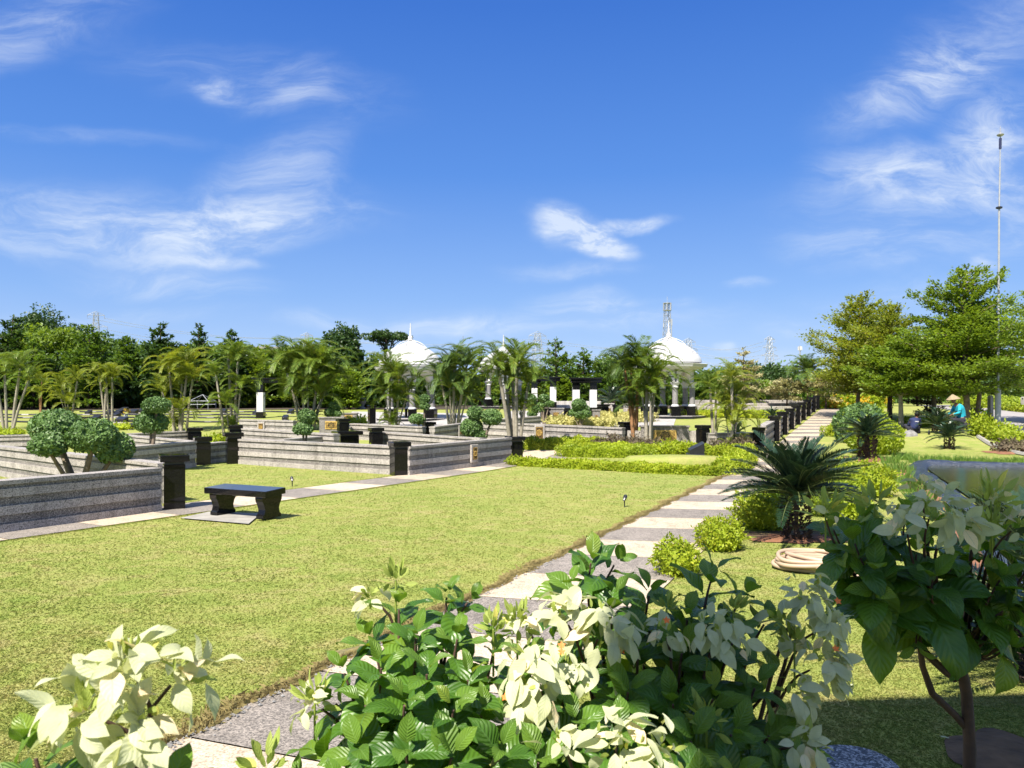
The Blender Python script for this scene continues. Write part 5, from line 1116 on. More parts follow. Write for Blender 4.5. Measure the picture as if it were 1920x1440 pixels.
bush(1640, 806, 22, 52, 'light green clipped ball behind the large blue-green ball', 'hedge_g', 5, Y=34, fluff=.08, nk=.05, stems=False)
hedge([G(1570, 816), G(1585, 790), G(1592, 772)], .7, .35, 'narrow yellow hedge along the right edge of the far path', dens=500, leaf=.08)
hedge([G(1555, 818), G(1590, 817)], .8, .45, 'short yellow hedge in front of the large blue-green ball', dens=700, leaf=.08)
hedge([at(1552, 60), at(1600, 62), at(1650, 62)], 2.0, 1.1, 'bed of green plants with orange and yellow blooms beyond the end of the main path', 'hedge_g', .2, 90)
for i, (x, Y, lab) in enumerate([(1565, 60, 'leftmost cluster of orange canna blooms beyond the path end'), (1605, 61, 'middle cluster of yellow canna blooms beyond the path end'), (1640, 62, 'rightmost cluster of yellow canna blooms beyond the path end')]): bush(x, 0, 22, 20, lab, 'canna', 5, 160, Y=Y, fluff=.5, group='canna blooms'); 
for i, (x, y, a, h, lab) in enumerate([(1838, 818, 20, 42, 'yellow-green shrub at the foot of the concrete post'), (1878, 826, 26, 32, 'yellow-green shrub at the foot of the flagpole'), (1845, 806, 14, 30, 'upright yellow shrub left of the concrete post'), (1905, 835, 24, 26, 'yellow-green shrub at the right edge behind the curved kerb'), (1818, 795, 20, 34, 'green shrub behind the person in teal'), (1900, 848, 34, 22, 'reddish brown low shrub at the right edge')]): bush(x, y, a, h, lab, 'dryshrub' if 'reddish' in lab else 'hedge_g' if 'green shrub b' in lab else 'hedge', 5, fluff=.25, nk=.22, group='shrubs along the road bed')
hedge([at(1690, 40.5), at(1745, 40), at(1770, 39.5)], .8, .4, 'low green hedge in shade behind the two seated people', 'hedge_g', .09, 500)
hedge([at(1800, 62), at(1862, 62), at(1890, 61)], 1.4, .9, 'green hedge on the far side of the road', 'hedge_g', .14, 160)
bush(1898, 0, 24, 22, 'round green shrub on the far side of the road at the right edge', 'hedge_g', 4, Y=58, stems=False, fluff=.1)
hedge([at(1868, 57), at(1900, 54), at(1960, 50)], .8, .4, 'yellow flower border along the far kerb of the road', 'hedge', .12, 250)
# grass tufts round the pond
def tuft(p, h, w, n, label, seed):
    r = np.random.default_rng(seed); mb = MB(); a = r.uniform(0, 6.28, n); rr = np.sqrt(r.uniform(0, 1, n))*w; P_ = np.stack([rr*np.cos(a), rr*np.sin(a), 0*a], -1); ln = r.uniform(0, .45, n)
    D1 = unit(np.stack([np.cos(a)*ln, np.sin(a)*ln, 0*a+1], -1)); hh = h*r.uniform(.55, 1.1, n)
    sd = unit(np.cross(D1, r.normal(0, 1, D1.shape)))*(.006+.0003*p.y); m = P_+D1*hh[:, None]*.55; t = P_+D1*hh[:, None]*.95+np.stack([np.cos(a)*ln*hh*.5, np.sin(a)*ln*hh*.5, 0*a], -1)
    mb.bulk(np.stack([P_-sd, P_+sd, m+sd*.8, t, m-sd*.8], 1), np.arange(5*n).reshape(-1, 5)); o = mb.build('grass_tuft', MT['tuft']); o.location = p; return tag(o, label, 'grass tuft', 'grass tufts round the pond')
tp_ = [(1678, 882, .55), (1688, 905, .6), (1694, 888, .5), (1702, 862, .45), (1722, 868, .45), (1745, 867, .45), (1757, 867, .42), (1777, 867, .45), (1790, 868, .38), (1808, 868, .36), (1817, 868, .42), (1835, 869, .34), (1847, 869, .3), (1856, 869, .42), (1877, 870, .3), (1890, 870, .36), (1905, 870, .4), (1918, 870, .42), (1708, 922, .5), (1725, 946, .45), (1745, 968, .4), (1845, 1190, .42), (1868, 1215, .45), (1895, 1225, .5), (1880, 1180, .4), (1860, 1165, .35), (1905, 1200, .5), (1690, 862, .5), (1667, 868, .5)]
for i, (x, y, h) in enumerate(tp_):
    p = G(x, y); tuft(p, h*(.62 if p.y > 18 else .9), .13+.006*p.y, 90 if p.y > 12 else 380, 'tuft of upright green grass on the bank of the pond', i)
# ================================================================== TREES
def tier_tree(p, label, h, cr, th, mat, seed, leaf=.26, tiers=9, nb=7, nleaf=4200, group='trees', bark='bark_dark', name='tree', dark=None, up=.16, taper=1.5, bell=.55, tr=None):
    """tree whose branches spread in flat tiers"""
    r = np.random.default_rng(seed); t = thing(name, label, 'tree', p, 0, group); tr = tr or h*.016+.04; bm = MB(); lm = MB(); bend = r.normal(0, .02*h, 2)
    axis = lambda z: np.array([bend[0]*math.sin(z/h*2.6), bend[1]*math.sin(z/h*2.2), z])
    bm.tube([axis(z) for z in np.linspace(-.15, h*.97, 10)], np.linspace(tr*1.15, tr*.18, 10), 8)
    br = []
    for i in range(tiers):
        f = i/(tiers-1); z = th+(h*.98-th)*f**.92; rad = cr*((1-f**taper)*.93+.07)*(bell+(1-bell)*min(1, f*3.2)) if f < .35 else cr*((1-f**taper)*.93+.07)
        k = max(3, int(round(nb*(1-.55*f)))); a0 = r.uniform(0, 6.28)
        for j in range(k):
            a = a0+j*6.283/k+r.normal(0, .25); L = rad*r.uniform(.5, 1.22); e = up+r.normal(0, .14)+.55*f; br.append((z+r.normal(0, .05*h/tiers*3), a, L, e))
    tot = sum(b[2]**1.5 for b in br)
    for z, a, L, e in br:
        b0 = axis(min(z, h*.96)); d = np.array([math.cos(a)*math.cos(e), math.sin(a)*math.cos(e), math.sin(e)]); s_ = np.array([-math.sin(a), math.cos(a), 0])
        pts = [b0+d*L*u+np.array([0, 0, -.06*L*u*u]) for u in np.linspace(0, 1, 5)]; w = tr*.32*min(1, L/cr+.2); bm.tube(pts, np.linspace(w, w*.25, 5), 5, cap=False)
        n = int(nleaf*L**1.5/tot); u = r.beta(1.7, 1.1, n)*1.05+.04; lat = r.normal(0, 1, n)*(.09+.20*np.sin(np.clip(u, 0, 1)*2.7))*L
        nsp = max(3, int(L/ (leaf*1.5))); sp = r.uniform(.15, 1, nsp); sl_ = r.normal(0, .22, nsp)*L*np.sin(sp*2.6); q = r.integers(0, nsp, n); m_ = r.random(n) < .62
        u = np.where(m_, sp[q]+r.normal(0, .06, n), u); lat = np.where(m_, sl_[q]+r.normal(0, .06*L, n), lat)
        P_ = b0+d*(u*L)[:, None]+s_*lat[:, None]+np.stack([0*u, 0*u, -.06*L*u*u+r.normal(0, .028*L+.03, n)], -1)
        dr = unit(d*r.uniform(.3, 1, (n, 1))+s_*np.sign(lat)[:, None]*r.uniform(.2, 1, (n, 1))+r.normal(0, .35, (n, 3))); nm = unit(np.array([0, 0, 1.0])+r.normal(0, .42, (n, 3)))
        lm.leaves(P_, dr, nm, leaf*r.uniform(.65, 1.3, n), leaf*.62*r.uniform(.7, 1.2, n))
    bm.build('trunk', MT[bark], t, smooth=True); lm.build('crown', MT[mat], t); return t
def round_tree(p, label, h, cr, th, mat, seed, leaf=.3, nc=16, nleaf=4200, group='trees', bark='bark_dark', name='tree', flat=1.0, clump=.42, tr=None):
    r = np.random.default_rng(seed); t = thing(name, label, 'tree', p, 0, group); tr = tr or h*.018+.05; bm = MB(); lm = MB(); ch = (h-th)/2; cz = th+ch
    bm.tube([(0, 0, -.15), (r.normal(0, .1), r.normal(0, .1), th*.6), (r.normal(0, .15), 0, th+ch*.5)], [tr*1.2, tr*.9, tr*.5], 8)
    for i in range(nc):
        u = unit(r.normal(0, 1, 3)); u[2] = abs(u[2])**.8*np.sign(u[2]) if r.random() < .35 else abs(u[2]); q = r.uniform(.55, .92)
        c = np.array([u[0]*cr*q, u[1]*cr*q, cz+u[2]*ch*q*flat-.1*ch]); rad = np.array([cr, cr, ch*.8])*clump*r.uniform(.7, 1.25)
        bm.tube([(0, 0, th*.8), tuple(np.array([c[0]*.4, c[1]*.4, th*.6+c[2]*.4])), tuple(c)], [tr*.5, tr*.3, tr*.1], 5, cap=False)
        n = nleaf//nc; P_, N_ = shell(n, c, rad, r, .22, -.8, .2, i*2.1); leafy(lm, P_, N_, leaf, leaf*.62, r, spread=.8)
    bm.build('trunk', MT[bark], t, smooth=True); lm.build('crown', MT[mat], t); return t
def T(kind, px, Y, top, hw, mat, label, seed, crown=None, **k):
    p = at(px, Y); h = hpx(top, Y)-p.z; cr = hw*Y/F; th = h*.16 if crown is None else hpx(crown, Y)-p.z
    return (tier_tree if kind == 't' else round_tree)(p, label, h, cr, max(.3, th), MT and mat, seed, **k)
G1 = 'trees of the dark wood on the left'
L_ = [('t', -35, 57, 592, 80, 'tree_c', 'dark tree half cut by the left edge'), ('t', 30, 59, 590, 70, 'tree_c', 'dark tiered tree next to the left edge'), ('r', 102, 78, 571, 62, 'tree_c', 'tallest rounded dark tree at the far left, above the others'), ('r', 95, 61, 603, 78, 'tree_b', 'bright green leafy tree below the tallest rounded one'), ('t', 165, 58, 608, 68, 'tree_a', 'broad tiered tree in front of the bright leafy one'), ('t', 62, 57, 640, 66, 'tree_a', 'lower tiered tree below the bright leafy one'), ('t', 232, 62, 630, 55, 'tree_a', 'tiered tree with a low rounded top left of the pagoda trees'),
 ('t', 303, 60, 604, 52, 'tree_c', 'pagoda tree with a slim pointed top, leftmost of three'), ('t', 268, 63, 640, 42, 'tree_a', 'low tree between the broad tree and the leftmost pagoda tree'), ('t', 369, 60, 604, 46, 'tree_c', 'pagoda tree with a slim pointed top, middle of three'), ('t', 338, 64, 650, 40, 'tree_a', 'low tree between the first two pagoda trees'), ('t', 437, 60, 615, 42, 'tree_c', 'pagoda tree with a slim pointed top, rightmost of three'), ('t', 405, 63, 660, 40, 'tree_a', 'low tree between the last two pagoda trees'),
 ('t', 480, 61, 652, 46, 'tree_b', 'low bright tree right of the pagoda trees'), ('t', 520, 63, 654, 48, 'tree_a', 'low tree behind the left side of the densest palm clump'), ('t', 565, 62, 656, 44, 'tree_b', 'low bright tree behind the densest palm clump'), ('t', 600, 60, 646, 44, 'tree_a', 'low tree behind the right side of the densest palm clump'), ('r', 640, 66, 611, 38, 'tree_c', 'tall dark tree with cloud-like tufts left of the left dome'), ('t', 672, 62, 636, 32, 'tree_c', 'narrow dark cone-shaped tree left of the left dome'), ('t', 655, 57, 690, 46, 'tree_b', 'bright low tiered tree left of the left gazebo'), ('t', 705, 63, 668, 42, 'tree_a', 'low tree directly behind the left gazebo'), ('t', 620, 57, 700, 40, 'tree_a', 'low tiered tree behind the small layered topiary')]
for i, (kd, px, Y, top, hw, mat, lab) in enumerate(L_): T(kd, px, Y, top, hw, mat, lab, 100+i, group=G1, nleaf=9000 if hw > 50 else 6500, crown=758 if kd == 't' else 738, **({'tiers': 12, 'nb': 8} if kd == 't' else {}))
for i, (px, Y, top, hw, wh) in enumerate([(255, 67, 636, 70, 'behind the broad tree and the leftmost pagoda tree'), (325, 69, 642, 66, 'between the leftmost and middle pagoda trees'), (400, 68, 640, 66, 'between the middle and rightmost pagoda trees'), (470, 70, 644, 66, 'right of the rightmost pagoda tree'), (545, 69, 646, 66, 'left of the densest palm clump'), (610, 72, 642, 60, 'right of the densest palm clump'), (190, 70, 622, 60, 'behind the broad tiered tree')]): T('r', px, Y, top, hw, ['tree_a', 'tree_c'][i % 2], 'full rounded back-row tree ' + wh, 160+i, group=G1, nleaf=6000, crown=745, nc=20, leaf=.34)
t = T('r', 727, 84, 616, 40, 'tree_c', 'flat-topped umbrella tree behind the left dome', 140, group=G1, crown=652, flat=.7, nc=14, nleaf=2600, clump=.34)
G2 = 'trees behind the domed gazebos'
for i, (kd, px, Y, top, hw, mat, lab) in enumerate([('t', 790, 68, 672, 50, 'tree_a', 'low tree behind the right side of the left dome'), ('t', 845, 72, 668, 50, 'tree_a', 'tree behind the dark thick palm clump'), ('t', 900, 68, 652, 44, 'tree_b', 'bright tree left of the middle dome'), ('t', 955, 76, 652, 44, 'tree_b', 'tree behind the middle dome'), ('t', 1040, 64, 634, 56, 'tree_a', 'tall pointed tree in the centre behind the pergola frames'), ('t', 1000, 66, 690, 42, 'tree_b', 'bright low tree left of the tall pointed centre tree'), ('t', 1092, 66, 652, 48, 'tree_a', 'tree right of the tall pointed centre tree'), ('r', 1150, 68, 662, 52, 'tree_a', 'rounded tree behind the right pergola'), ('t', 1052, 58, 706, 34, 'tree_b', 'bright young tree between the pergola columns'), ('t', 1122, 62, 700, 38, 'tree_a', 'low dark tree right of the pergola beam'), ('r', 1195, 72, 672, 46, 'tree_a', 'rounded tree left of the right dome'), ('t', 1218, 75, 640, 56, 'tree_c', 'thin wispy tree with bare tiers behind the right dome'), ('r', 1300, 80, 700, 50, 'tree_a', 'low rounded tree behind the right dome'), ('r', 1348, 82, 690, 44, 'tree_c', 'dark rounded tree right of the right dome'), ('r', 1372, 70, 700, 38, 'tree_a', 'mid green rounded tree right of the right gazebo'), ('r', 1432, 72, 678, 40, 'tree_c', 'dark rounded tree behind the tall variegated tree'), ('t', 1462, 78, 690, 46, 'tree_a', 'tree behind the date palm'), ('r', 1500, 84, 702, 60, 'tree_c', 'far dark tree behind the date palm'), ('r', 1425, 63, 712, 34, 'tree_b', 'bright rounded bushy tree right of the tall variegated tree')]):
    T(kd, px, Y, top, hw, mat, lab, 200+i, group=G2, nleaf=1500 if 'wispy' in lab else 4400, crown=752)
G3 = 'variegated cream trees'
T('t', 1397, 60, 652, 46, 'tree_v', 'tall cream variegated tree with a separate top tuft', 231, group=G3, tiers=7, nleaf=3600, crown=745, leaf=.22, up=.05)
T('t', 1475, 58, 712, 58, 'tree_v', 'low spreading cream variegated tree left of the date palm', 232, group=G3, tiers=5, nleaf=3600, crown=745, leaf=.22, up=.04)
T('t', 1548, 57, 706, 60, 'tree_v', 'spreading cream variegated tree left of the big right trees', 233, group=G3, tiers=5, nleaf=3800, crown=740, leaf=.22, up=.04)
T('t', 1738, 46, 735, 46, 'dryshrub', 'low sparse brownish spreading tree behind the two seated people', 234, group=G3, tiers=4, nleaf=1500, crown=770, leaf=.16, up=.04)
G4 = 'big spreading trees on the right'
T('t', 1607, 47, 556, 98, 'tree_y', 'big yellow-green tree leftmost of the right group', 301, group=G4, tiers=14, nb=9, nleaf=26000, crown=735, leaf=.17, bark='bark', taper=2.2, bell=.8, up=.3, tr=.13)
T('t', 1668, 44, 572, 92, 'tree_y', 'rust-tinted tree in the middle of the right group', 302, group=G4, tiers=13, nb=9, nleaf=23000, crown=742, leaf=.16, bark='bark_dark', taper=2.2, bell=.8, up=.3, tr=.14)
T('t', 1690, 40, 640, 88, 'tree_b', 'lower bright green tree with a pale bare trunk in the right group', 303, group=G4, tiers=9, nb=9, nleaf=18000, crown=738, leaf=.18, bark='palm_bark', taper=2.0, bell=.85, up=.15, tr=.13)
T('t', 1815, 37.5, 492, 128, 'tree_b', 'tallest green tree of the right group, nearest the road', 304, group=G4, tiers=14, nb=9, nleaf=32000, crown=732, leaf=.165, bark='bark', taper=1.7, bell=.85, up=.2, tr=.15)
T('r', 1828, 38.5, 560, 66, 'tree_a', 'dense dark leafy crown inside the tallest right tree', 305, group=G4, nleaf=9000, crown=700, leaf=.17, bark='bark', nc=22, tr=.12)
T('t', 1945, 42, 535, 92, 'tree_b', 'tree cut by the right edge beyond the tallest one', 306, group=G4, tiers=13, nb=8, nleaf=13000, crown=735, leaf=.16, bark='bark', taper=2, bell=.8, up=.1)
T('t', 1752, 45, 600, 80, 'tree_a', 'dark green tree behind the tallest right tree', 307, group=G4, tiers=11, nb=8, nleaf=14000, crown=740, leaf=.2, bark='bark', taper=2, bell=.8)
G5 = 'trees beyond the road'
for i, (px, Y, top, hw, mat, lab) in enumerate([(1790, 70, 690, 60, 'tree_c', 'dark tree beyond the road behind the concrete post'), (1860, 68, 672, 60, 'tree_c', 'dark tree beyond the road right of the flagpole'), (1935, 66, 665, 60, 'tree_a', 'tree beyond the road at the right edge'), (1720, 72, 700, 60, 'tree_a', 'tree in the gap behind the right tree group'), (1640, 74, 705, 60, 'tree_b', 'bright tree low behind the right tree group')]): T('r', px, Y, top, hw, mat, lab, 320+i, group=G5, nleaf=4200, crown=745)
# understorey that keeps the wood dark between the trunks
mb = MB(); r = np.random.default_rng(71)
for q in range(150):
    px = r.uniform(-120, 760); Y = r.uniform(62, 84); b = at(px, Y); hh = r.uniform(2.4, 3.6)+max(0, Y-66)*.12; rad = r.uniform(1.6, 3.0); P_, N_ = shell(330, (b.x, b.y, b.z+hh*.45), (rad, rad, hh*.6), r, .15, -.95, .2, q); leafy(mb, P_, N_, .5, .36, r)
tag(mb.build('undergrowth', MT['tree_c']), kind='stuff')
mb = MB()
for q in range(60):
    px = r.uniform(760, 1560); Y = r.uniform(74, 92); b = at(px, Y); hh = r.uniform(2.2, 3.4); rad = r.uniform(1.6, 3.0); P_, N_ = shell(330, (b.x, b.y, b.z+hh*.45), (rad, rad, hh*.6), r, .15, -.95, .2, q); leafy(mb, P_, N_, .5, .36, r)
tag(mb.build('undergrowth', MT['tree_a']), kind='stuff')
# far low belt of woodland on the horizon, reads as one mass
mb = MB(); r = np.random.default_rng(77)
for q in range(150):
    a = r.uniform(-60, 190); x = a*1.1; y = r.uniform(96, 125); hh = r.uniform(2.8, 5.2); rad = r.uniform(2.4, 4.6); z0 = float(H(x, y)); P_, N_ = shell(420, (x, y, z0+hh*.5), (rad, rad, hh*.62), r, .15, -.9, .2, q); leafy(mb, P_, N_, .6, .42, r)
tag(mb.build('far_woodland', MT['tree_a']), kind='stuff')
# ================================================================== FLOWERING SHRUBS IN FRONT
def grid_leaves(mb, P, Dr, Nm, L, Wd, r, droop=.9, fold=.25, wave=.05, mat=0, nt=9, ns=5, tip=1.25, pw=.9):
    """curved leaves: P base, Dr direction at the base, Nm upper side; one grid each with uv"""
    n = len(P)
    if n == 0: return
    Dr = unit(Dr); Sd = unit(np.cross(Dr, Nm)); Nn = np.cross(Sd, Dr); L = np.broadcast_to(L, (n,)); Wd = np.broadcast_to(Wd, (n,)); dp = droop*r.uniform(.5, 1.4, n)
    t = np.linspace(0, 1, nt); ang = -dp[:, None]*t[None]**1.2; ds = 1/(nt-1)
    fx = np.concatenate([np.zeros((n, 1)), np.cumsum(np.cos(ang[:, :-1])*ds, 1)], 1)*L[:, None]; fz = np.concatenate([np.zeros((n, 1)), np.cumsum(np.sin(ang[:, :-1])*ds, 1)], 1)*L[:, None]
    C = P[:, None]+Dr[:, None]*fx[..., None]+Nn[:, None]*fz[..., None]
    Nl = -Dr[:, None]*np.sin(ang)[..., None]+Nn[:, None]*np.cos(ang)[..., None]
    sh = np.sin(np.pi*t**pw)**.85*(1-.25*t)+0.0; sh = np.where(t > .82, sh*(1-(t-.82)/.18*.35), sh); sh[0] = .04; sh[-1] = .0
    w = Wd[:, None]*.5*sh[None]/sh.max(); u = np.linspace(-1, 1, ns); ph = r.uniform(0, 6.28, (n, 1, 1)); fd = fold*r.uniform(.4, 1.5, (n, 1, 1))
    off = w[..., None]*u[None, None]; lift = np.abs(off)*fd-off**2/np.maximum(Wd[:, None, None], 1e-4)*.9*np.abs(fd)+wave*Wd[:, None, None]*np.sin(t[None, :, None]*9+ph+u[None, None]*1.6)*np.abs(u)[None, None]
    V_ = C[:, :, None]+Sd[:, None, None]*off[..., None]+Nl[:, :, None]*lift[..., None]
    i, j = np.meshgrid(np.arange(nt-1), np.arange(ns-1), indexing='ij'); f = np.stack([i*ns+j, i*ns+j+1, (i+1)*ns+j+1, (i+1)*ns+j], -1).reshape(-1, 4); uvv = np.stack(np.meshgrid((u+1)/2, t), -1).reshape(-1, 2)
    F_ = (f[None]+np.arange(n)[:, None, None]*nt*ns).reshape(-1, 4); mb.bulk(V_.reshape(-1, 3), F_, mat, np.tile(uvv[f.ravel()], (n, 1)))
def shoot(lm, p, axis, r, L=.15, pairs=4, young=.4, gap=.035):
    """opposite leaf pairs up a shoot ending in a rosette"""
    axis = unit(np.array(axis)); ref = unit(np.cross(axis, r.normal(0, 1, 3))); b = np.cross(axis, ref); a0 = r.uniform(0, 3.14)
    for k in range(pairs):
        f = k/(max(1, pairs-1)); q = p-axis*gap*(k*1.15)*(L/.15); el = R(62-72*f+r.normal(0, 7)); ll = L*(.42+.58*min(1, f*1.5+.12))*r.uniform(.88, 1.12)
        for s in (0, math.pi):
            a = a0+k*1.57+s+r.normal(0, .18); hd = ref*math.cos(a)+b*math.sin(a); d = hd*math.cos(el)+axis*math.sin(el); nm = axis*math.cos(el)-hd*math.sin(el); nm = nm+np.array([0, 0, .35])
            d = unit(d+np.array([0, 0, -.12*f])); grid_leaves(lm, (q+hd*.008)[None], d[None], unit(nm+r.normal(0, .12, 3))[None], ll, ll*r.uniform(.50, .60), r, .95+.35*f, .32, .07, 1 if (k == 0 or (k == 1 and r.random() < young)) else 0)
def cluster(fm, c, out, r, n=24, size=.07, rad=.08, droop=.7, lime=16):
    """mass of cream bracts hanging round a flower head"""
    out = unit(np.array(out)); u = unit(r.normal(0, 1, (n, 3))+out*1.15+np.array([0, 0, .25])); P_ = c+u*rad*r.uniform(.35, 1.0, (n, 1))
    tan = unit(np.cross(u, r.normal(0, 1, (n, 3)))); d = unit(u*.65+tan*.55+np.array([0, 0, -1.0])*droop*r.uniform(.4, 1.3, (n, 1))); nm = unit(u+np.array([0, 0, .35])+r.normal(0, .25, (n, 3)))
    s_ = size*r.uniform(.65, 1.15, n); grid_leaves(fm, P_, d, nm, s_, s_*r.uniform(.44, .56, n), r, .8, .3, .05, 0, 9, 5, pw=.92)
    if lime:
        u = unit(r.normal(0, 1, (lime, 3))+out*.8+np.array([0, 0, .5])); P_ = c+u*rad*r.uniform(.2, .85, (lime, 1)); s_ = size*r.uniform(.3, .55, lime); grid_leaves(fm, P_, unit(u+r.normal(0, .5, (lime, 3))+np.array([0, 0, .3])), unit(r.normal(0, 1, (lime, 3))+u), s_, s_*.36, r, .5, .3, .03, 1, 6, 3)
def star(parent, c, dr, r, s=.013):
    m = MB(); dr = unit(np.array(dr)); a = unit(np.cross(dr, [.3, .2, 1])); b = np.cross(dr, a)
    for k in range(5):
        q = k*1.2566; d = a*math.cos(q)+b*math.sin(q); m.leaves(np.array([c]), (d+dr*.15)[None], dr[None], s*1.3, s*.8, 0, -.1)
    m.tube([c-dr*.03, c], .0016, 5, 1); return m.build('flower', [MT['orange'], MT['bud']], parent)
def shrub(label, foot, shoots, clusters, seed, L=.15, name='flowering_shrub', buds=(), hz=(.1, .45), hx=0, ls=1.0, dp=0):
    """shoots: (px, py, distance, axis, pairs, L); clusters: (px, py, distance, out, n, bract, radius, orange list)"""
    r = np.random.default_rng(seed); t = thing(name, label, 'flowering shrub', foot, 0, 'white flowering shrubs'); lm = MB(); sm = MB(); ft = np.array(tuple(foot))
    tips = []
    for (px, py, d, ax, pr, l) in shoots:
        p = np.array(D(px, py, d))-ft; ax = unit(np.array(ax)+r.normal(0, .10, 3)); shoot(lm, p, ax, r, (l or L)*ls, max(2, pr+dp)); tips.append((p, ax))
    cl = []
    for c_ in clusters: cl.append((np.array(D(c_[0], c_[1], c_[2]))-ft, unit(np.array(c_[3]))))
    hubs = [np.array([hx+r.normal(0, .03), r.normal(0, .03), z]) for z in np.linspace(*hz, 4)]
    for (p, ax) in tips+cl:
        hb = hubs[r.integers(0, 4)]; m_ = p*.55+hb*.45; m_[2] = hb[2]*.6+p[2]*.4; e = p-ax*.02
        pts = [hb*(1-u)**3+m_*3*u*(1-u)**2+(e-ax*.18)*3*u*u*(1-u)+e*u**3 for u in np.linspace(0, 1, 12)]; sm.tube(pts, np.concatenate([np.linspace(.011, .006, 8), np.linspace(.005, .003, 4)]), 6, [0, 1][0])
    if hz[0] < .5: sm.tube([(0, 0, -.1), (.01, 0, .15), (0, .01, .5)], [.03, .024, .016], 8)
    sm.build('stem', MT['twig'], t, smooth=True); lm.build('foliage', [MT['mleaf'], MT['myoung']], t, smooth=True)
    for c_, (p, o_) in zip(clusters, cl):
        fm = MB(); cluster(fm, p, o_, r, c_[4], c_[5], c_[6], c_[8] if len(c_) > 8 else .7); f = fm.build('flower_cluster', [MT['bract'], MT['bud']], t, smooth=True)
        for (ox, oy) in c_[7]: q = np.array(D(ox, oy, c_[2]-.06))-ft; star(f, q, (.1*(ox-c_[0])/60, -.8, .6), r, .0065*c_[2]/1.8+.001)
    for (px, py, d, s) in buds:
        bm = MB(); p = np.array(D(px, py, d))-ft; n = 26; u = unit(r.normal(0, 1, (n, 3))+np.array([0, 0, .7])); grid_leaves(bm, p+u*s*.5*r.uniform(.2, 1, (n, 1)), unit(u+np.array([0, 0, .5])), unit(r.normal(0, 1, (n, 3))), s*r.uniform(.4, .8, n), s*.22, r, .4, .3, .03, 0, 6, 3)
        bm.tube([p-np.array([0, 0, .12]), p], .003, 5); bm.build('bud_cluster', MT['bud'], t, smooth=True)
    return t
def gnd(x, y): return Vector((x, y, float(H(x, y))))
UP = (0, -.1, 1)
# bottom left: big cream bracts close to the lens
shrub('flowering shrub with big cream bracts in the bottom left corner', gnd(-.62, 1.22),
 [(60, 1400, 1.2, (-.3, -.2, 1), 4, .13), (20, 1440, 1.15, (-.3, -.3, .9), 4, .13), (320, 1478, 1.15, (.3, -.2, .8), 4, .13), (150, 1500, 1.2, (0, -.2, 1), 4, .13), (240, 1520, 1.3, (0, .2, 1), 4, .13), (90, 1540, 1.1, (-.2, -.3, .8), 3, .13), (400, 1500, 1.25, (.5, 0, .8), 3, .12)],
 [(245, 1258, 1.18, (-.2, -.5, .7), 20, .068, .055, [], .2), (335, 1275, 1.22, (.7, -.2, .5), 18, .062, .05, [], .35), (165, 1345, 1.17, (-.6, -.5, .3), 22, .068, .055, [], .5), (265, 1370, 1.17, (.1, -.7, .2), 20, .07, .055, [], .6)], 11)
# centre left: sunlit green shoots
shC = [(748, 1128, 1.95, UP, 5, .135), (838, 1108, 2.0, (.1, 0, 1), 5, .135), (885, 1120, 2.0, (.5, -.1, .8), 4, .13), (690, 1190, 1.95, (-.4, -.1, .9), 5, .13), (780, 1185, 1.85, (0, -.3, 1), 5, .14), (860, 1185, 1.9, (.2, -.2, 1), 5, .14), (640, 1250, 1.9, (-.4, -.1, .9), 5, .135), (715, 1240, 1.8, (-.1, -.3, 1), 5, .145), (800, 1250, 1.75, (.1, -.4, .9), 5, .145), (880, 1260, 1.8, (.2, -.2, 1), 5, .14), (618, 1310, 1.85, (-.6, 0, .8), 5, .14), (680, 1310, 1.75, (-.3, -.3, .9), 5, .15), (760, 1310, 1.68, (0, -.4, .9), 5, .15), (850, 1320, 1.68, (.1, -.4, .9), 5, .15), (930, 1200, 1.95, (.2, 0, 1), 4, .14), (910, 1330, 1.75, (.2, -.3, .9), 5, .15), (590, 1400, 1.75, (-.6, -.1, .7), 5, .15), (670, 1400, 1.65, (-.2, -.4, .8), 5, .16), (760, 1400, 1.6, (0, -.5, .8), 5, .16), (850, 1410, 1.6, (.1, -.4, .8), 5, .16), (940, 1400, 1.65, (.2, -.3, .8), 5, .16), (560, 1470, 1.7, (-.5, -.2, .7), 4, .15), (640, 1480, 1.6, (-.2, -.4, .8), 4, .16), (730, 1480, 1.55, (0, -.4, .8), 4, .16), (820, 1490, 1.55, (0, -.4, .8), 4, .16), (920, 1490, 1.6, (.2, -.3, .8), 4, .16)]
shrub('sunlit flowering shrub with bright green leaves in the bottom centre left', gnd(-.28, 1.95), shC,
 [(700, 1125, 1.98, (-.5, -.4, .5), 9, .062, .038, [], .7), (592, 1325, 1.82, (-.5, -.4, .4), 12, .045, .055, [], .4)], 12, buds=[(742, 1088, 1.98, .06), (590, 1312, 1.82, .07), (498, 1440, 1.6, .07), (925, 1180, 1.95, .06)], ls=.88)
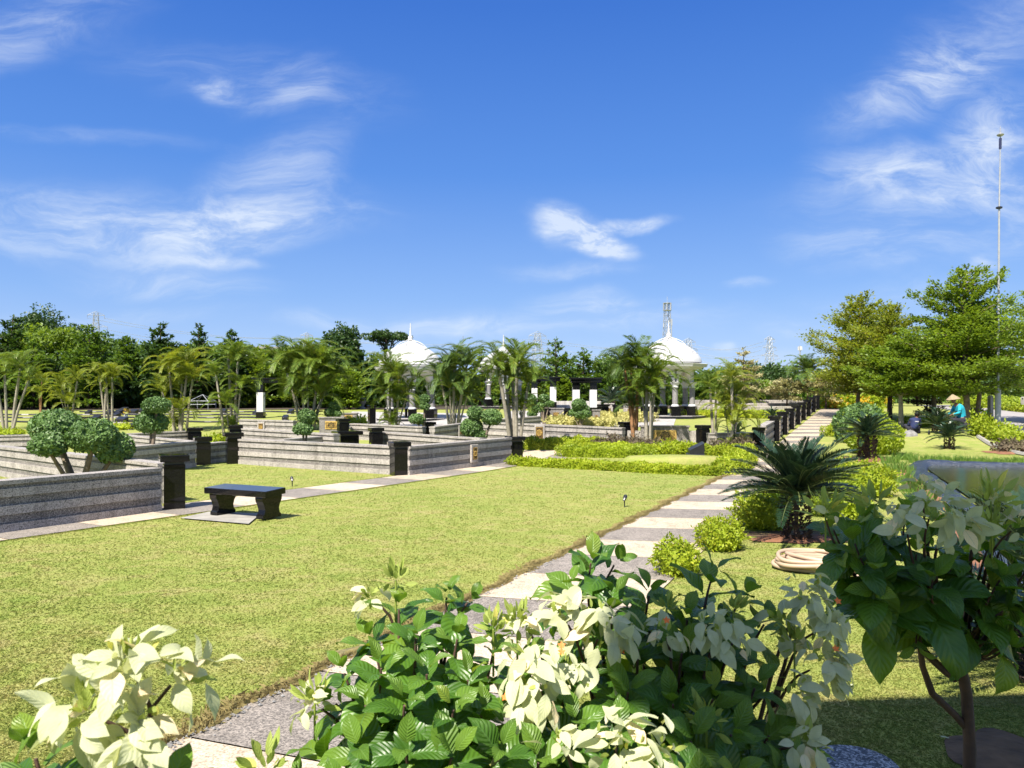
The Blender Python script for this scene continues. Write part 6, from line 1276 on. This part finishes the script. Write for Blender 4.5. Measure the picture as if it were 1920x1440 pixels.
# centre: large shaded shrub with hanging bract masses
shD = [(1110, 1045, 2.15, (0, -.1, 1), 6, .16), (1160, 1050, 2.2, (.6, -.1, .8), 4, .15), (1070, 1090, 2.1, (-.3, -.1, .9), 5, .14), (1150, 1110, 2.1, (.1, -.2, 1), 6, .17), (1220, 1105, 2.15, (.2, -.1, 1), 6, .18), (1290, 1150, 2.1, (.1, -.2, 1), 6, .18), (1340, 1065, 2.2, (.3, -.1, .9), 6, .17), (1400, 1110, 2.2, (.5, -.1, .8), 5, .16), (1200, 1180, 2.0, (0, -.4, .9), 6, .18), (1280, 1215, 1.98, (.1, -.4, .9), 6, .18), (1380, 1190, 2.05, (.3, -.3, .9), 6, .18), (1440, 1160, 2.15, (.5, -.2, .8), 5, .16), (1180, 1290, 1.85, (0, -.5, .8), 6, .17), (1260, 1310, 1.85, (0, -.5, .8), 6, .18), (1340, 1300, 1.9, (.2, -.4, .9), 6, .18), (1420, 1280, 1.98, (.4, -.3, .8), 6, .17), (1040, 1270, 1.85, (-.2, -.3, .9), 5, .14), (990, 1320, 1.78, (-.2, -.4, .9), 5, .15), (1080, 1350, 1.75, (0, -.5, .8), 6, .16), (1160, 1370, 1.72, (0, -.5, .8), 6, .17), (1300, 1380, 1.75, (.1, -.5, .8), 6, .17), (1380, 1370, 1.8, (.2, -.4, .8), 6, .17), (1450, 1370, 1.9, (.4, -.3, .8), 5, .17), (1010, 1420, 1.65, (0, -.4, .8), 5, .16), (1230, 1450, 1.65, (0, -.5, .8), 5, .17), (1380, 1450, 1.7, (.2, -.4, .8), 5, .17), (1460, 1450, 1.8, (.3, -.3, .8), 5, .17), (1120, 1480, 1.6, (0, -.4, .8), 5, .16), (1310, 1480, 1.6, (0, -.4, .8), 5, .16), (985, 1230, 1.9, (-.2, -.2, .9), 4, .13), (1500, 1420, 1.9, (.5, -.2, .7), 4, .16)]
shrub('large dark leaved flowering shrub with hanging cream bracts in the bottom centre', gnd(.42, 2.05), shD,
 [(1060, 1165, 2.0, (-.4, -.5, .6), 31, 0.066, .085, [], .55), (1125, 1195, 1.95, (.2, -.7, .5), 39, 0.068, .10, [(1166, 1220)], .9), (1010, 1255, 1.82, (-.4, -.6, .4), 33, 0.070, .085, [(1053, 1222), (947, 1307)], .9), (985, 1175, 1.95, (-.4, -.4, .6), 13, 0.048, .05, [], .6), (1000, 1300, 1.78, (-.2, -.7, .1), 20, 0.066, .06, [], 1.0), (1075, 1260, 1.85, (.2, -.7, .2), 13, 0.048, .05, [(1053, 1210)], .7),
  (1345, 1200, 1.95, (.1, -.7, .6), 33, 0.058, .085, [], .8), (1247, 1192, 1.95, (-.3, -.6, .5), 16, 0.053, .05, [(1250, 1163)], .8), (1510, 1130, 2.1, (.3, -.5, .6), 33, 0.060, .085, [(1571, 1127)], .8), (1545, 1180, 2.08, (.4, -.6, .3), 28, 0.060, .075, [], .9), (1528, 1255, 2.05, (.3, -.6, .3), 39, 0.068, .095, [(1567, 1216)], .9), (1470, 1170, 2.08, (-.5, -.6, .2), 6, 0.080, .045, [], .5),
  (1160, 1410, 1.55, (.1, -.7, .6), 28, 0.062, .08, [], .5), (1230, 1420, 1.55, (.4, -.5, .5), 18, 0.060, .06, [], .5), (1055, 1395, 1.6, (-.2, -.6, .6), 10, 0.044, .045, [], .4), (1500, 1400, 1.85, (.4, -.5, .2), 15, 0.064, .06, [], .9), (1475, 1300, 1.98, (.5, -.4, .1), 13, 0.060, .06, [], 1.0)], 13,
 buds=[(1325, 1350, 1.8, .07), (1375, 1145, 2.1, .06), (1250, 1140, 2.05, .05), (970, 1165, 1.95, .06), (1490, 1205, 2.05, .06)], ls=.92)
# right: small shaded tree form
shR = [(1560, 985, 2.75, (-.4, -.1, .9), 5, .16), (1620, 970, 2.8, (-.1, -.1, 1), 5, .16), (1600, 1010, 2.7, (-.4, -.3, .8), 6, .19), (1660, 1010, 2.75, (0, -.2, 1), 6, .19), (1700, 960, 2.85, (0, 0, 1), 5, .17), (1750, 980, 2.8, (.1, -.2, 1), 6, .19), (1720, 1030, 2.7, (0, -.3, .9), 6, .21), (1800, 1000, 2.8, (.2, -.1, 1), 6, .19), (1860, 1010, 2.8, (.3, -.1, .9), 6, .18), (1900, 990, 2.85, (.4, 0, .9), 5, .18), (1640, 1065, 2.65, (-.3, -.4, .8), 6, .21), (1750, 1080, 2.62, (0, -.5, .7), 6, .22), (1880, 1080, 2.7, (.3, -.3, .8), 6, .20), (1930, 1060, 2.75, (.4, -.2, .8), 5, .19), (1890, 1140, 2.7, (.4, -.4, .5), 5, .19), (1718, 1215, 2.66, (0, -.3, -.2), 3, .13), (1640, 1110, 2.65, (-.3, -.5, .3), 4, .20), (1895, 1210, 2.72, (.6, -.3, .5), 3, .15), (1915, 1120, 2.75, (.5, -.2, .5), 4, .18), (1580, 1040, 2.72, (-.6, -.2, .5), 4, .2)]
ft = D(1812, 1462, 2.95); ft = gnd(ft.x, ft.y)
tR = shrub('small flowering tree with dark shaded leaves and white bracts at the right', ft, shR,
 [(1745, 965, 2.62, (0, -.5, .8), 26, .082, .11, [], .5), (1700, 985, 2.62, (-.3, -.5, .6), 18, .08, .09, [], .6), (1790, 985, 2.6, (.2, -.6, .5), 16, .09, .07, [], .7), (1730, 925, 2.75, (-.2, -.3, .9), 7, .06, .05, [], .4), (1858, 950, 2.75, (.3, -.4, .8), 10, .055, .06, [], .3), (1905, 990, 2.7, (.3, -.5, .5), 10, .078, .06, [], .5), (1548, 968, 2.7, (-.3, -.4, .8), 6, .045, .05, [], .4)], 14, buds=[(1548, 962, 2.72, .10), (1858, 940, 2.75, .11), (1860, 985, 2.72, .09), (1640, 945, 2.75, .09)], hz=(.80, .98), hx=-.06, ls=1.05, dp=-1)
mb = MB(); f = lambda px, py, d: np.array(D(px, py, d))-np.array(tuple(ft))
tk = [np.array([0, 0, -.1]), f(1818, 1400, 2.95), f(1812, 1300, 2.92), f(1800, 1240, 2.9), f(1788, 1180, 2.85), f(1770, 1110, 2.8)]; mb.tube(tk, [.026, .023, .021, .019, .016, .012], 9)
mb.tube([f(1818, 1372, 2.95), f(1790, 1340, 2.93), f(1748, 1300, 2.88), f(1730, 1250, 2.82), f(1722, 1190, 2.75)], [.015, .014, .013, .011, .009], 8)
mb.tube([f(1810, 1255, 2.9), f(1845, 1230, 2.86), f(1880, 1212, 2.8)], [.012, .009, .006], 7); mb.tube([f(1800, 1235, 2.9), f(1775, 1218, 2.86), f(1745, 1205, 2.8)], [.009, .007, .005], 7)
mb.build('trunk', MT['twig'], tR, smooth=True)
for i, (px, py) in enumerate([(1780, 1392), (1600, 1290)]):
    mb = MB(); grid_leaves(mb, np.array([[0, 0, .02]]), np.array([[1., .4, .02]]), np.array([[0, 0, 1.]]), .05, .02, rng, .3); o = mb.build('fallen_leaf', MT['bract'], smooth=True); o.location = G(px, py); o.rotation_euler = (0, 0, i*1.3+2); tag(o, ['pale fallen petal on the shaded grass near the right tree trunk', 'pale fallen petal on the grass by the shadow edge'][i], 'petal')

# ================================================================== THE GAZEBO THE PHOTOGRAPH IS TAKEN FROM (behind and above; it casts the shade in front)
SH_C = Vector((.41, -1.69, float(H(0, -1))-.55)); t = thing('gazebo', 'tall white gazebo behind the camera, shading the near grass', 'gazebo', SH_C, 0, 'white domed gazebos')
mb = MB(); mb.lathe([(2.3, -.3), (2.3, .35), (2.1, .35), (2.1, .55)], 8, rot=R(22.5)); mb.build('platform', MT['black_matt'], t)
for k in range(6):
    a = R(30+60*k); x, y = 1.42*math.cos(a), 1.42*math.sin(a)
    mb = MB(); mb.box((x, y, .9), (.5, .5, .7), a, bev=.012); mb.build('pedestal', MT['black'], t)
    mb = MB(); mb.lathe([(.165, 1.2), (.155, 5.6)], 20, (x, y, 0)); mb.build('column', MT['column'], t)
    mb = MB(); mb.lathe([(.17, 5.55), (.2, 5.6), (.17, 5.7), (.28, 6.0), (.30, 6.3)], 20, (x, y, 0)); mb.build('capital', MT['white'], t)
mb = MB(); mb.lathe([(1.7, 6.3), (1.72, 7.0), (2.1, 7.05), (2.2, 7.15), (2.2, 7.3), (1.5, 7.36), (.02, 7.36)], 6, rot=R(5)); mb.build('cornice', MT['white'], t)
mb = MB(); mb.lathe([(1.3*math.cos(u), .9*math.sin(u)) for u in np.linspace(0, 1.52, 14)], 40); d = mb.build('dome', MT['dome'], t, smooth=True); d.location = (0, 0, 7.3)
